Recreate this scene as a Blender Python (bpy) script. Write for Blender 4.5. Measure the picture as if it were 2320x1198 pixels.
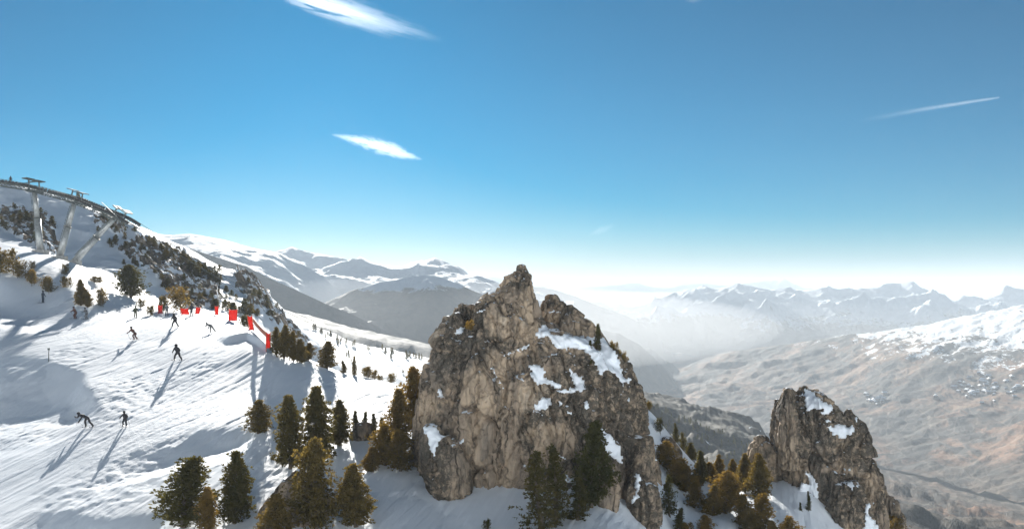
import bpy, bmesh, math, random
import numpy as np
from mathutils import Vector, Matrix

for o in list(bpy.data.objects):
    bpy.data.objects.remove(o, do_unlink=True)
SC = bpy.context.scene
COL = SC.collection
random.seed(7)
RNG = np.random.default_rng(7)

# ------------------------------------------------------------------ camera
# photograph 2320 x 1198, about 35 mm equivalent, held level; eye level at row 650
F = 2256.0
HOR = 650.0
cam_d = bpy.data.cameras.new('camera')
cam_d.sensor_width = 36.0
cam_d.lens = 36.0 * F / 2320.0
cam_d.shift_y = (HOR - 599.0) / 2320.0
cam_d.clip_start = 0.5
cam_d.clip_end = 300000.0
cam = bpy.data.objects.new('camera', cam_d)
cam.location = (0, 0, 0)
cam.rotation_euler = (math.radians(90), 0, 0)
COL.objects.link(cam)
SC.camera = cam

# ------------------------------------------------------------------ light
SUN_DIR = Vector((-0.195, 1.0, 0.30)).normalized()      # towards the sun
SUN_EL = math.asin(SUN_DIR.z)
SUN_AZ = math.atan2(SUN_DIR.x, SUN_DIR.y)                # clockwise from +Y

world = bpy.data.worlds.new('World')
SC.world = world
world.use_nodes = True
wn = world.node_tree.nodes
wl = world.node_tree.links
wn.clear()
sky = wn.new('ShaderNodeTexSky')
sky.sky_type = 'NISHITA'
sky.sun_disc = False
sky.sun_elevation = SUN_EL
sky.sun_rotation = SUN_AZ
sky.altitude = 2000.0
sky.air_density = 1.0
sky.dust_density = 0.6
sky.ozone_density = 6.0
hsv = wn.new('ShaderNodeHueSaturation')
hsv.inputs['Hue'].default_value = 0.472
hsv.inputs['Saturation'].default_value = 1.4
wsc = wn.new('ShaderNodeVectorMath'); wsc.operation = 'SCALE'; wsc.inputs['Scale'].default_value = 1.0/150.0
wga = wn.new('ShaderNodeGamma'); wga.inputs['Gamma'].default_value = 1.3
wsb = wn.new('ShaderNodeVectorMath'); wsb.operation = 'SCALE'; wsb.inputs['Scale'].default_value = 150.0
wl.new(sky.outputs[0], wsc.inputs[0]); wl.new(wsc.outputs[0], wga.inputs['Color']); wl.new(wga.outputs[0], wsb.inputs[0])
wb = wn.new('ShaderNodeBackground')
wb.inputs['Strength'].default_value = 0.05
wo = wn.new('ShaderNodeOutputWorld')
wl.new(wsb.outputs[0], hsv.inputs['Color'])
wl.new(hsv.outputs[0], wb.inputs['Color'])
wl.new(wb.outputs[0], wo.inputs['Surface'])

sun_d = bpy.data.lights.new('sun', 'SUN')
sun_d.energy = 5.0
sun_d.angle = math.radians(0.5)
sun_d.color = (1.0, 0.96, 0.89)
sun = bpy.data.objects.new('sun', sun_d)
sun.rotation_euler = SUN_DIR.to_track_quat('Z', 'Y').to_euler()
sun.location = (-40, 200, 60)
COL.objects.link(sun)

SC.view_settings.view_transform = 'Standard'
SC.view_settings.look = 'None'
SC.view_settings.exposure = 1.6
SC.view_settings.gamma = 1.0
SC.view_settings.use_curve_mapping = False
SC.cycles.max_bounces = 8
SC.cycles.diffuse_bounces = 3
SC.cycles.volume_bounces = 1
SC.cycles.transparent_max_bounces = 8

# ------------------------------------------------------------------ helpers
def P(px, py, d):
    """pixel of the photograph + distance along the view -> world point"""
    return ((px - 1160.0) / F * d, d, (HOR - py) / F * d)

def pix(x, y, z):
    return 1160.0 + F * x / y, HOR - F * z / y

_G = np.array([[1,1,0],[-1,1,0],[1,-1,0],[-1,-1,0],[1,0,1],[-1,0,1],[1,0,-1],[-1,0,-1],
               [0,1,1],[0,-1,1],[0,1,-1],[0,-1,-1],[1,1,0],[-1,1,0],[0,-1,1],[0,-1,-1]], np.float32)

def _hash(ix, iy, iz, seed):
    h = (ix.astype(np.uint32) * np.uint32(374761393) + iy.astype(np.uint32) * np.uint32(668265263)
         + iz.astype(np.uint32) * np.uint32(2246822519) + np.uint32((seed * 3266489917) & 0xffffffff))
    h = (h ^ (h >> np.uint32(13))) * np.uint32(1274126177)
    return h ^ (h >> np.uint32(16))

def perlin(x, y, z, seed=0):
    x = np.asarray(x, np.float32); y = np.asarray(y, np.float32) + np.zeros_like(x); z = np.asarray(z, np.float32) + np.zeros_like(x)
    fx, fy, fz = np.floor(x), np.floor(y), np.floor(z)
    ix, iy, iz = fx.astype(np.int64), fy.astype(np.int64), fz.astype(np.int64)
    x = x - fx; y = y - fy; z = z - fz
    u = x*x*x*(x*(x*6-15)+10); v = y*y*y*(y*(y*6-15)+10); w = z*z*z*(z*(z*6-15)+10)
    def g(a, b, c):
        h = (_hash((ix+a) & 0xffff, (iy+b) & 0xffff, (iz+c) & 0xffff, seed) & np.uint32(15)).astype(np.int64)
        gr = _G[h]
        return gr[..., 0]*(x-a) + gr[..., 1]*(y-b) + gr[..., 2]*(z-c)
    def L(a, b, t): return a + (b-a)*t
    return L(L(L(g(0,0,0), g(1,0,0), u), L(g(0,1,0), g(1,1,0), u), v),
             L(L(g(0,0,1), g(1,0,1), u), L(g(0,1,1), g(1,1,1), u), v), w)

def fbm(x, y, z, octv=4, seed=0, gain=0.5, lac=2.03):
    s = 0; a = 1.0
    for k in range(octv):
        s = s + a * perlin(x, y, z, seed + k*17)
        x = x*lac; y = y*lac; z = z*lac; a *= gain
    return s

def ridged(x, y, z, octv=5, seed=0, gain=0.5, lac=2.05):
    s = 0; a = 1.0; w = 1.0
    for k in range(octv):
        n = 1.0 - np.abs(perlin(x, y, z, seed + k*13)) * 2.0
        n = np.clip(n, 0, 1)**2
        s = s + a*n*w
        w = np.clip(n*1.6, 0, 1)
        x = x*lac; y = y*lac; z = z*lac; a *= gain
    return s

def worley(x, y, z, seed=0):
    fx, fy, fz = np.floor(x), np.floor(y), np.floor(z)
    ix, iy, iz = fx.astype(np.int64), fy.astype(np.int64), fz.astype(np.int64)
    f1 = np.full(x.shape, 9.0, np.float32); f2 = f1.copy()
    idv = np.zeros(x.shape, np.float32)
    ox = np.zeros(x.shape, np.float32); oy = ox.copy(); oz = ox.copy()
    for a in (-1, 0, 1):
        for b in (-1, 0, 1):
            for c in (-1, 0, 1):
                h = _hash((ix+a) & 0xffff, (iy+b) & 0xffff, (iz+c) & 0xffff, seed)
                jx = (h & np.uint32(1023)).astype(np.float32)/1023
                jy = ((h >> np.uint32(10)) & np.uint32(1023)).astype(np.float32)/1023
                jz = ((h >> np.uint32(20)) & np.uint32(1023)).astype(np.float32)/1023
                dx = fx+a+jx-x; dy = fy+b+jy-y; dz = fz+c+jz-z
                d = np.sqrt(dx*dx+dy*dy+dz*dz)
                n = d < f1
                f2 = np.where(n, f1, np.minimum(f2, d))
                idv = np.where(n, ((h >> np.uint32(5)) & np.uint32(4095)).astype(np.float32)/4095, idv)
                ox = np.where(n, dx, ox); oy = np.where(n, dy, oy); oz = np.where(n, dz, oz)
                f1 = np.where(n, d, f1)
    return f1, f2, idv, ox, oy, oz

def sstep(a, b, x):
    t = np.clip((x-a)/(b-a), 0, 1)
    return t*t*(3-2*t)

def in_poly(px, py, poly):
    px = np.asarray(px); py = np.asarray(py)
    r = np.zeros(px.shape, bool)
    n = len(poly)
    for i in range(n):
        x0, y0 = poly[i]; x1, y1 = poly[(i+1) % n]
        if y0 == y1: continue
        c = ((y0 > py) != (y1 > py)) & (px < (x1-x0)*(py-y0)/(y1-y0)+x0)
        r ^= c
    return r

def grid_mesh(name, X, Y, Z, smooth=True):
    """X, Y, Z arrays (rows, cols) -> mesh"""
    r, c = X.shape
    me = bpy.data.meshes.new(name)
    co = np.stack([X, Y, Z], -1).reshape(-1, 3).astype(np.float32)
    i = (np.arange(r-1)[:, None]*c + np.arange(c-1)[None, :]).reshape(-1)
    q = np.stack([i, i+1, i+1+c, i+c], -1).astype(np.int32)
    return fill_mesh(me, co, q, smooth)

def fill_mesh(me, co, faces, smooth=True):
    co = np.asarray(co, np.float32); faces = np.asarray(faces, np.int32)
    n, k = faces.shape
    me.vertices.add(len(co)); me.vertices.foreach_set('co', co.reshape(-1))
    me.loops.add(n*k); me.loops.foreach_set('vertex_index', faces.reshape(-1))
    me.polygons.add(n)
    me.polygons.foreach_set('loop_start', np.arange(0, n*k, k, dtype=np.int32))
    if smooth:
        me.polygons.foreach_set('use_smooth', np.ones(n, bool))
    me.update(calc_edges=True)
    return me

def add_attr(me, name, vals):
    a = me.attributes.new(name, 'FLOAT', 'POINT')
    a.data.foreach_set('value', np.asarray(vals, np.float32).reshape(-1))

def link(name, me, mat=None, parent=None, **props):
    o = bpy.data.objects.new(name, me)
    COL.objects.link(o)
    if mat is not None and me is not None and len(me.materials) == 0:
        me.materials.append(mat)
    if parent is not None:
        o.parent = parent
    for k, v in props.items():
        o[k] = v
    return o

def tag(o, label, cat, group=None):
    o['label'] = label; o['category'] = cat
    if group: o['group'] = group
    return o

# ------------------------------------------------------------------ material helpers
class NT:
    def __init__(self, name):
        self.m = bpy.data.materials.new(name); self.m.use_nodes = True
        self.t = self.m.node_tree; self.t.nodes.clear()
        self.out = self.t.nodes.new('ShaderNodeOutputMaterial')
    def n(self, typ, **kw):
        nd = self.t.nodes.new(typ)
        for k, v in kw.items(): setattr(nd, k, v)
        return nd
    def l(self, a, b): self.t.links.new(a, b)
    def pos(self, sx=1, sy=None, sz=None, rot=0.0, obj=False):
        sy = sx if sy is None else sy; sz = sx if sz is None else sz
        g = self.n('ShaderNodeTexCoord').outputs['Object'] if obj else self.n('ShaderNodeNewGeometry').outputs['Position']
        mp = self.n('ShaderNodeMapping'); mp.inputs['Scale'].default_value = (sx, sy, sz)
        if rot:
            mp0 = self.n('ShaderNodeMapping'); mp0.inputs['Rotation'].default_value = (0, 0, rot)
            self.l(g, mp0.inputs['Vector']); g = mp0.outputs[0]
        self.l(g, mp.inputs['Vector'])
        return mp.outputs[0]
    def noise(self, vec, scale=1.0, detail=5.0, rough=0.55, dist=0.0):
        nd = self.n('ShaderNodeTexNoise'); nd.inputs['Scale'].default_value = scale
        nd.inputs['Detail'].default_value = detail; nd.inputs['Roughness'].default_value = rough
        nd.inputs['Distortion'].default_value = dist
        self.l(vec, nd.inputs['Vector']); return nd.outputs['Fac']
    def ramp(self, fac, stops):
        nd = self.n('ShaderNodeValToRGB')
        el = nd.color_ramp.elements
        while len(el) < len(stops): el.new(0.5)
        for e, (p, c) in zip(el, stops):
            e.position = p; e.color = (c, c, c, 1) if isinstance(c, (int, float)) else (*c, 1)
        self.l(fac, nd.inputs['Fac']); return nd.outputs['Color']
    def math(self, op, a, b=None, c=None, clamp=False):
        nd = self.n('ShaderNodeMath', operation=op); nd.use_clamp = clamp
        for i, v in enumerate((a, b, c)):
            if v is None: continue
            if isinstance(v, (int, float)): nd.inputs[i].default_value = v
            else: self.l(v, nd.inputs[i])
        return nd.outputs[0]
    def mix(self, fac, a, b, blend='MIX'):
        nd = self.n('ShaderNodeMix', data_type='RGBA', blend_type=blend)
        for s, v in ((0, fac), (6, a), (7, b)):
            if isinstance(v, (int, float)): nd.inputs[s].default_value = v
            elif isinstance(v, tuple): nd.inputs[s].default_value = (*v, 1)
            else: self.l(v, nd.inputs[s])
        return nd.outputs[2]
    def attr(self, name):
        nd = self.n('ShaderNodeAttribute'); nd.attribute_name = name; return nd.outputs['Fac']
    def bump(self, h, strength=0.5, dist=0.1, normal=None):
        nd = self.n('ShaderNodeBump'); nd.inputs['Strength'].default_value = strength
        nd.inputs['Distance'].default_value = dist
        self.l(h, nd.inputs['Height'])
        if normal is not None: self.l(normal, nd.inputs['Normal'])
        return nd.outputs[0]
    def bsdf(self, color, rough=0.8, normal=None, spec=0.3):
        nd = self.n('ShaderNodeBsdfPrincipled')
        if isinstance(color, tuple): nd.inputs['Base Color'].default_value = (*color, 1)
        else: self.l(color, nd.inputs['Base Color'])
        if isinstance(rough, (int, float)): nd.inputs['Roughness'].default_value = rough
        else: self.l(rough, nd.inputs['Roughness'])
        nd.inputs['Specular IOR Level'].default_value = spec
        if normal is not None: self.l(normal, nd.inputs['Normal'])
        return nd
    def done(self, shader):
        self.l(shader if not hasattr(shader, 'outputs') else shader.outputs[0], self.out.inputs['Surface'])
        return self.m

def simple(name, col, rough=0.6, metal=0.0, var=0.25, scale=3.0):
    t = NT(name)
    nz = t.noise(t.pos(scale, obj=True), 1.0, 4)
    c = t.mix(t.ramp(nz, [(0.3, 0.0), (0.7, 1.0)]), tuple(v*(1-var) for v in col), tuple(min(1, v*(1+var)) for v in col))
    b = t.bsdf(c, rough); b.inputs['Metallic'].default_value = metal
    return t.done(b)
# ------------------------------------------------------------------ terrain materials
def snow_nodes(t, strength=1.0):
    """returns (colour, normal) of wind packed, skied snow"""
    trk = t.noise(t.pos(3.0, 0.10, 0.6, rot=0.24), 1.0, 4, 0.6, 0.25)
    wav = t.noise(t.pos(0.55, 0.16, 0.3, rot=0.23), 1.0, 5, 0.6, 0.3)
    fine = t.noise(t.pos(3.2, 1.5, 2.0, rot=0.23), 1.0, 5, 0.65, 0.4)
    grit = t.noise(t.pos(11.0), 1.0, 3, 0.6)
    zone = t.ramp(t.noise(t.pos(0.055, 0.03, 0.05, rot=0.2), 1.0, 3, 0.5, 0.5), [(0.44, 0.12), (0.60, 1.0)])
    h = t.math('ADD', t.math('MULTIPLY', wav, 0.20), t.math('MULTIPLY', t.math('MULTIPLY', fine, 0.20), zone))
    h = t.math('ADD', h, t.math('MULTIPLY', grit, 0.010))
    h = t.math('ADD', h, t.math('MULTIPLY', trk, 0.13))
    nrm = t.bump(h, 0.75*strength, 0.55)
    tint = t.ramp(t.noise(t.pos(0.09), 1.0, 4), [(0.35, (0.77, 0.82, 0.88)), (0.7, (0.84, 0.87, 0.91))])
    return tint, nrm

def rock_nodes(t, s=1.0, obj=False, dark=None):
    p1 = t.pos(0.45*s, 0.45*s, 0.14*s, obj=obj)
    big = t.noise(p1, 1.0, 6, 0.6, 0.6)
    streak = t.noise(t.pos(1.5*s, 1.5*s, 0.22*s, obj=obj), 1.0, 6, 0.65, 0.8)
    spots = t.noise(t.pos(2.6*s, obj=obj), 1.0, 7, 0.72, 0.3)
    lich = t.noise(t.pos(0.33*s, 0.33*s, 0.4*s, obj=obj), 1.0, 5, 0.65, 0.8)
    c = t.ramp(big, [(0.32, (0.21, 0.178, 0.145)), (0.45, (0.36, 0.283, 0.212)), (0.56, (0.49, 0.375, 0.265)), (0.70, (0.57, 0.48, 0.385))])
    c = t.mix(t.ramp(streak, [(0.34, 0.7), (0.50, 0.0)]), c, (0.11, 0.095, 0.075))
    c = t.mix(t.ramp(streak, [(0.58, 0.0), (0.72, 0.45)]), c, (0.47, 0.39, 0.29))
    if dark is not None:
        lich = t.math('ADD', lich, t.math('MULTIPLY', t.math('SUBTRACT', dark, 0.35), 0.36))
    f = t.math('MULTIPLY', t.ramp(lich, [(0.46, 0.0), (0.58, 1.0)]), t.ramp(spots, [(0.38, 0.15), (0.52, 1.0)]))
    c = t.mix(t.math('MULTIPLY', f, 0.9), c, (0.058, 0.054, 0.046))
    crk = t.n('ShaderNodeTexVoronoi', feature='DISTANCE_TO_EDGE'); crk.inputs['Scale'].default_value = 1.0
    wv = t.n('ShaderNodeVectorMath', operation='ADD'); wsc_ = t.n('ShaderNodeVectorMath', operation='SCALE'); wsc_.inputs['Scale'].default_value = 1.1
    nv = t.n('ShaderNodeTexNoise'); nv.inputs['Scale'].default_value = 1.2; nv.inputs['Detail'].default_value = 5; t.l(t.pos(s, obj=obj), nv.inputs['Vector'])
    t.l(nv.outputs['Color'], wsc_.inputs[0]); t.l(t.pos(0.75*s, 0.75*s, 0.26*s, obj=obj), wv.inputs[0]); t.l(wsc_.outputs[0], wv.inputs[1]); t.l(wv.outputs[0], crk.inputs['Vector'])
    ck = t.ramp(crk.outputs['Distance'], [(0.0, 1.0), (0.05, 0.0)])
    vc = t.n('ShaderNodeTexVoronoi', feature='DISTANCE_TO_EDGE'); vc.inputs['Scale'].default_value = 1.0
    wv2 = t.n('ShaderNodeVectorMath', operation='ADD'); t.l(t.pos(0.62*s, 0.62*s, 0.07*s, obj=obj), wv2.inputs[0])
    ws2 = t.n('ShaderNodeVectorMath', operation='SCALE'); ws2.inputs['Scale'].default_value = 0.45; t.l(nv.outputs['Color'], ws2.inputs[0]); t.l(ws2.outputs[0], wv2.inputs[1]); t.l(wv2.outputs[0], vc.inputs['Vector'])
    ck2 = t.math('MULTIPLY', t.ramp(vc.outputs['Distance'], [(0.0, 1.0), (0.045, 0.0)]), t.ramp(big, [(0.42, 1.0), (0.58, 0.25)]))
    c = t.mix(t.math('MULTIPLY', ck2, 0.8), c, (0.042, 0.038, 0.033))
    ck = t.math('MAXIMUM', t.math('MULTIPLY', ck, 0.6), ck2)
    c = t.mix(t.math('MULTIPLY', ck, 0.30), c, (0.045, 0.04, 0.034))
    c = t.mix(t.ramp(spots, [(0.55, 0.0), (0.75, 0.35)]), c, (0.36, 0.32, 0.26))
    hh = t.math('ADD', t.math('MULTIPLY', spots, 0.5), t.math('MULTIPLY', streak, 0.8))
    hh = t.math('SUBTRACT', hh, t.math('MULTIPLY', ck, 0.45))
    nrm = t.bump(hh, 1.0, 0.3/s)
    return c, nrm, spots

def mat_near():
    t = NT('snow_and_outcrop')
    sc_, sn = snow_nodes(t)
    rc, rn, sp = rock_nodes(t, 0.8)
    m = t.attr('rock')
    nz = t.noise(t.pos(0.45, 0.45, 0.45), 1.0, 7, 0.65)
    fac = t.ramp(t.math('ADD', m, t.math('MULTIPLY', t.math('SUBTRACT', nz, 0.5), 3.4)), [(0.80, 0.0), (0.90, 1.0)])
    bs = t.bsdf(sc_, 0.62, sn, 0.022)
    rc = t.mix(0.35, rc, (0.06, 0.054, 0.046))
    br = t.bsdf(rc, 0.9, rn, 0.15)
    mx = t.n('ShaderNodeMixShader'); t.l(fac, mx.inputs[0]); t.l(bs.outputs[0], mx.inputs[1]); t.l(br.outputs[0], mx.inputs[2])
    return t.done(mx)

def mat_mountain(name, snowline, band, low=(0.055, 0.055, 0.045), low2=(0.10, 0.085, 0.065), nscale=0.002, rocky=0.35, bumpd=40.0, speck=0.0, band_noise=1.0):
    """forest and grass below, snow above, bare rock where steep"""
    t = NT(name)
    geo = t.n('ShaderNodeNewGeometry')
    sep = t.n('ShaderNodeSeparateXYZ'); t.l(geo.outputs['Position'], sep.inputs[0])
    nz = t.noise(t.pos(nscale), 1.0, 8, 0.62, 0.4)
    nf = t.noise(t.pos(nscale*9, nscale*9, nscale*9), 1.0, 6, 0.7)
    hgt = t.math('DIVIDE', t.math('SUBTRACT', sep.outputs['Z'], snowline), band)
    hgt = t.math('ADD', hgt, t.math('MULTIPLY', t.math('SUBTRACT', nz, 0.5), 4.5*band_noise))
    hgt = t.math('ADD', hgt, t.math('MULTIPLY', t.math('SUBTRACT', nf, 0.5), 3.0*band_noise))
    snow = t.ramp(hgt, [(0.35, 0.0), (0.65, 1.0)])
    sepn = t.n('ShaderNodeSeparateXYZ'); t.l(geo.outputs['Normal'], sepn.inputs[0])
    st = t.math('ADD', sepn.outputs['Z'], t.math('MULTIPLY', t.math('SUBTRACT', nf, 0.5), 0.5))
    flat = t.ramp(st, [(rocky, 0.0), (rocky+0.12, 1.0)])
    snow = t.math('MULTIPLY', snow, flat)
    if speck > 0:
        sp = t.ramp(t.noise(t.pos(nscale*5, nscale*5, nscale*5), 1.0, 5, 0.6), [(0.72-speck, 0.0), (0.745-speck, 1.0)])
        snow = t.math('MAXIMUM', snow, t.math('MULTIPLY', sp, 0.9))
    lowc = t.mix(t.ramp(nf, [(0.40, 0.0), (0.60, 1.0)]), low, low2)
    c = t.mix(snow, lowc, (0.80, 0.85, 0.90))
    nrm = t.bump(t.math('ADD', nz, t.math('MULTIPLY', nf, 0.35)), 0.9, bumpd)
    return t.done(t.bsdf(c, 0.8, nrm, 0.1))

# ------------------------------------------------------------------ near mountainside
def dpl(py):                      # distance of the piste plane under a pixel row
    return 62333.0 / (py - 248.4)

CT = [  # pixel x, pixel y, distance
 (-500,1600,42),(0,1640,42),(500,1660,42),(1160,1680,41),(1700,1760,42),(2400,2000,44),(-900,1500,48),
 (-600,1150,66),(-300,1180,66),(0,1193,66),(250,1193,66),(500,1196,66),(700,1200,66),(900,1190,66),
 (-500,960,87),(-200,965,87),(0,965,87),(190,965,87),(283,965,87),(450,965,87),(600,965,86.5),(720,1010,82),
 (0,880,98),(220,880,98),(400,880,99),(600,880,99),(750,905,97),(905,945,92),
 (-500,810,110),(-200,815,110),(0,815,110),(200,815,110),(400,813,110),(608,800,110),(690,838,106),(770,848,110),(860,862,114),(910,872,116),
 (0,740,126),(200,752,126),(300,765,122),(400,742,127),(475,750,127),(540,738,132),(580,760,122),
 (0,688,146),(97,686,148),(170,722,138),(300,718,145),(360,711,150),(450,714,146),(500,716,142),
 (-300,650,155),(0,632,152),(150,652,153),(250,680,158),
 (-300,520,198),(0,514,202),(50,545,192),(92,570,184),(165,596,178),(230,640,170),(290,672,168),
 # shaded gully and the rocky ridge behind the piste
 (0,502,208),(120,545,202),(180,590,196),(260,620,192),(350,665,190),(450,700,186),(530,716,184),(590,765,165),(640,815,160),
 (-700,500,225),(-300,452,225),(0,430,226),(80,443,227),(170,460,228),(235,487,230),(300,512,232),(250,560,212),(350,590,213),(420,640,208),(350,548,233),
 (400,572,235),(450,596,236),(520,612,238),(585,636,240),(612,676,238),(645,722,236),(685,765,232),(730,800,228),(540,660,221),(580,700,214),(620,760,205),
 # behind the ridge
 (-300,470,300),(0,510,300),(300,580,300),(450,650,300),(600,740,300),(750,860,300),
 (-300,480,420),(0,560,420),(300,630,420),(450,700,420),(600,800,420),(750,880,420),
 # edge towards the shelf, and the drop beyond it
 (700,900,150),(800,930,150),(900,960,155),(1050,1000,150),(760,905,220),(900,960,230),
 (1000,1160,69.5),(850,1085,74),(930,1050,78),(1060,1150,69.5),(1160,1120,71.5),(1250,1170,67.5),(1160,1000,84),(1250,990,88),(1050,960,92),(960,930,97),
 (1400,1195,66),(1480,1120,78),(1470,930,98),(1490,1000,94),(1530,1000,100),(1600,1092,95),(1545,1120,86),(1500,1198,76),
 (1640,1180,79),(1700,1198,79),(1750,1130,87),(1760,1085,92),(1850,1110,90),(1900,1198,86),(2000,1210,92),
 (1530,1160,130),(1300,1000,140),(1650,1270,130),(1850,1260,135),(2020,1190,120),(2060,1240,125),(2120,1330,110),(2300,1500,90),(2300,1450,130),(2700,1700,110),
 (1100,1080,220),(1500,1260,220),(1900,1330,220),(2300,1450,220),(1100,1050,420),(1500,1200,420),(2000,1300,420),(2500,1400,420),
]
ct = np.array(CT, float)
cu = (ct[:, 0]-1160)/F; cb = np.log(ct[:, 2]); cz = (HOR-ct[:, 1])/F*ct[:, 2]
KU = 2.2
def _tps(r2): return 0.5*r2*np.log(r2+1e-12)
n_ = len(ct)
A_ = np.zeros((n_+3, n_+3))
A_[:n_, :n_] = _tps((KU*(cu[:, None]-cu[None]))**2 + (cb[:, None]-cb[None])**2) + np.eye(n_)*4e-4
A_[:n_, n_] = 1; A_[:n_, n_+1] = cu*KU; A_[:n_, n_+2] = cb
A_[n_:, :n_] = A_[:n_, n_:].T
W_ = np.linalg.solve(A_, np.concatenate([cz, np.zeros(3)]))
def near_base(u, d):
    b = np.log(d); z = W_[n_] + W_[n_+1]*u*KU + W_[n_+2]*b
    for i in range(n_):
        z = z + W_[i]*_tps((KU*(u-cu[i]))**2 + (b-cb[i])**2)
    return z

def dip(px, d, z, xs, lip, bot, k):
    """a drift: drops quickly behind the lip, then runs out"""
    x = (px-1160)/F*d
    px = px + 34*fbm(x/9.0, d/12.0, 0*x+k*50, 2, 3); d = d + 2.2*fbm(x/6.0, d/8.0, 0*x+k*30, 2, 4)
    l_ = np.interp(px, xs, [dpl(v) for v in lip]); b_ = np.interp(px, xs, [dpl(v) for v in bot])
    span = np.maximum(l_-b_, 0.2)
    t = (l_-d)/span
    f = sstep(0, 0.5, t)*(1-sstep(0.4, 1.0, t))*1.15*((px >= xs[0]) & (px <= xs[-1]))*(1-sstep(xs[-1]-75, xs[-1]-5, px))
    return z - k*span*f

ROCKS = [
 [(0,468),(45,462),(70,485),(100,480),(132,520),(136,580),(110,572),(60,552),(30,530),(0,512)],
 [(212,492),(235,485),(262,492),(290,532),(262,530),(240,520),(222,518)],
 [(290,545),(330,540),(365,552),(400,566),(470,604),(500,640),(486,700),(430,700),(395,668),(350,620),(300,590),(270,565)],
 [(530,612),(590,622),(606,660),(625,700),(648,722),(660,742),(620,722),(590,700),(556,676),(535,650)],
 [(600,700),(650,722),(700,768),(690,775),(650,750),(610,722)],
]
def rockmask(px, py):
    m = np.zeros(px.shape, np.float32)
    jx = px + 9*fbm(px/17, py/17, 0*px+3.1, 3, 5); jy = py + 9*fbm(px/17, py/17, 0*px+8.1, 3, 6)
    for poly in ROCKS:
        m = np.maximum(m, in_poly(jx, jy, poly).astype(np.float32))
    return m

def near_height(u, d, detail=True):
    z = near_base(u, d)
    px = 1160+u*F; x = u*d
    z = dip(px, d, z, [-700,-200,0,110,170,215,226], [780,788,795,806,836,880,925], [1130,1105,1085,1030,985,950,928], 0.052)
    z = dip(px, d, z, [190,240,300,360,420,500,580,600], [1090,1062,1036,1012,990,966,962,965], [1094,1092,1090,1085,1078,1066,1020,966], 0.058)
    z = dip(px, d, z, [-200,0,45,105,180,250,340,420], [1240,1192,1167,1140,1142,1150,1150,1140], [1320,1320,1320,1310,1300,1290,1250,1145], 0.052)
    # jump mound with its dark face to us
    cr = np.interp(px, [470,515,560,600,640], [119,117,119,113,110])
    w = sstep(485, 535, px)*(1-sstep(588, 622, px))
    s = d-cr
    z = z + 0.62*w*np.where(s > 0, np.exp(-(s/9.0)**2), np.clip(1+s/2.2, 0, 1)**1.5)
    s2 = (px-560)/60
    z = z - 0.18*np.exp(-s2**2)*np.exp(-((d-103)/9.0)**2)
    # broad wind undulation, small on the piste
    am = 0.10 + 0.9*sstep(160, 215, d)
    z = z + am*fbm(x/9.0, d/14.0, 0*x, 4, 11)
    if detail:
        py = HOR - F*z/d
        chop = sstep(-0.05, 0.30, fbm(x/9.0+2.2, d/22.0, 0*x+1.7, 3, 21))*(1-sstep(170, 260, d))
        a = np.cos(0.24)*x - np.sin(0.24)*d; b = np.sin(0.24)*x + np.cos(0.24)*d      # ski tracks run down the fall line
        z = z + (0.008+0.055*chop)*fbm(a/0.9, b/1.6, 0*x, 3, 31)
        z = z + 0.055*fbm(a/0.6, b/11.0, 0*x, 3, 41)*(1-sstep(140, 190, d))
        # single ski tracks winding down the piste
        rgt = np.random.default_rng(5)
        for q in range(26):
            xa = rgt.uniform(-62, -16); sl = rgt.uniform(0.14, 0.34); am_ = rgt.uniform(0.3, 2.2); wl = rgt.uniform(3.5, 8.0); ph = rgt.uniform(0, 6.3); d0_ = rgt.uniform(62, 100); d1_ = d0_+rgt.uniform(25, 60)
            xc = xa + sl*(d-100) + am_*np.sin(d/wl+ph)
            e_ = (x-xc)/0.20
            z = z + (0.014*np.exp(-((np.abs(e_)-1.5)/0.7)**2) - 0.030*np.exp(-e_**2))*sstep(d0_, d0_+4, d)*(1-sstep(d1_-4, d1_, d))*(1-sstep(600, 640, px))
        m = rockmask(px, py)
        f1, f2, idv, *_ = worley(x/3.2, d/5.0, z/3.4, 3)
        crag = (idv-0.35)*1.6 + 0.8*(f2-f1) + 0.9*fbm(x/1.3, d/2.0, z/1.3, 4, 7)
        z = z + m*crag*0.9
        return z, m
    return z

ucols = np.concatenate([np.linspace(-0.95, -0.58, 40)[:-1], np.linspace(-0.58, 0.45, 760), np.linspace(0.45, 0.95, 70)[1:]])
drows = np.concatenate([np.geomspace(30, 60, 50)[:-1], np.linspace(60, 125, 430)[:-1], np.geomspace(125, 182, 160)[:-1], np.linspace(182, 245, 230)[:-1], np.geomspace(245, 420, 40)])
UU, DD = np.meshgrid(ucols, drows)
ZZ, RM = near_height(UU, DD)
VV = ZZ/DD
near_me = grid_mesh('mountainside', UU*DD, DD, ZZ)
add_attr(near_me, 'rock', RM)
mountainside = link('snowy_mountainside', near_me, mat_near(), kind='structure')

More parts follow.
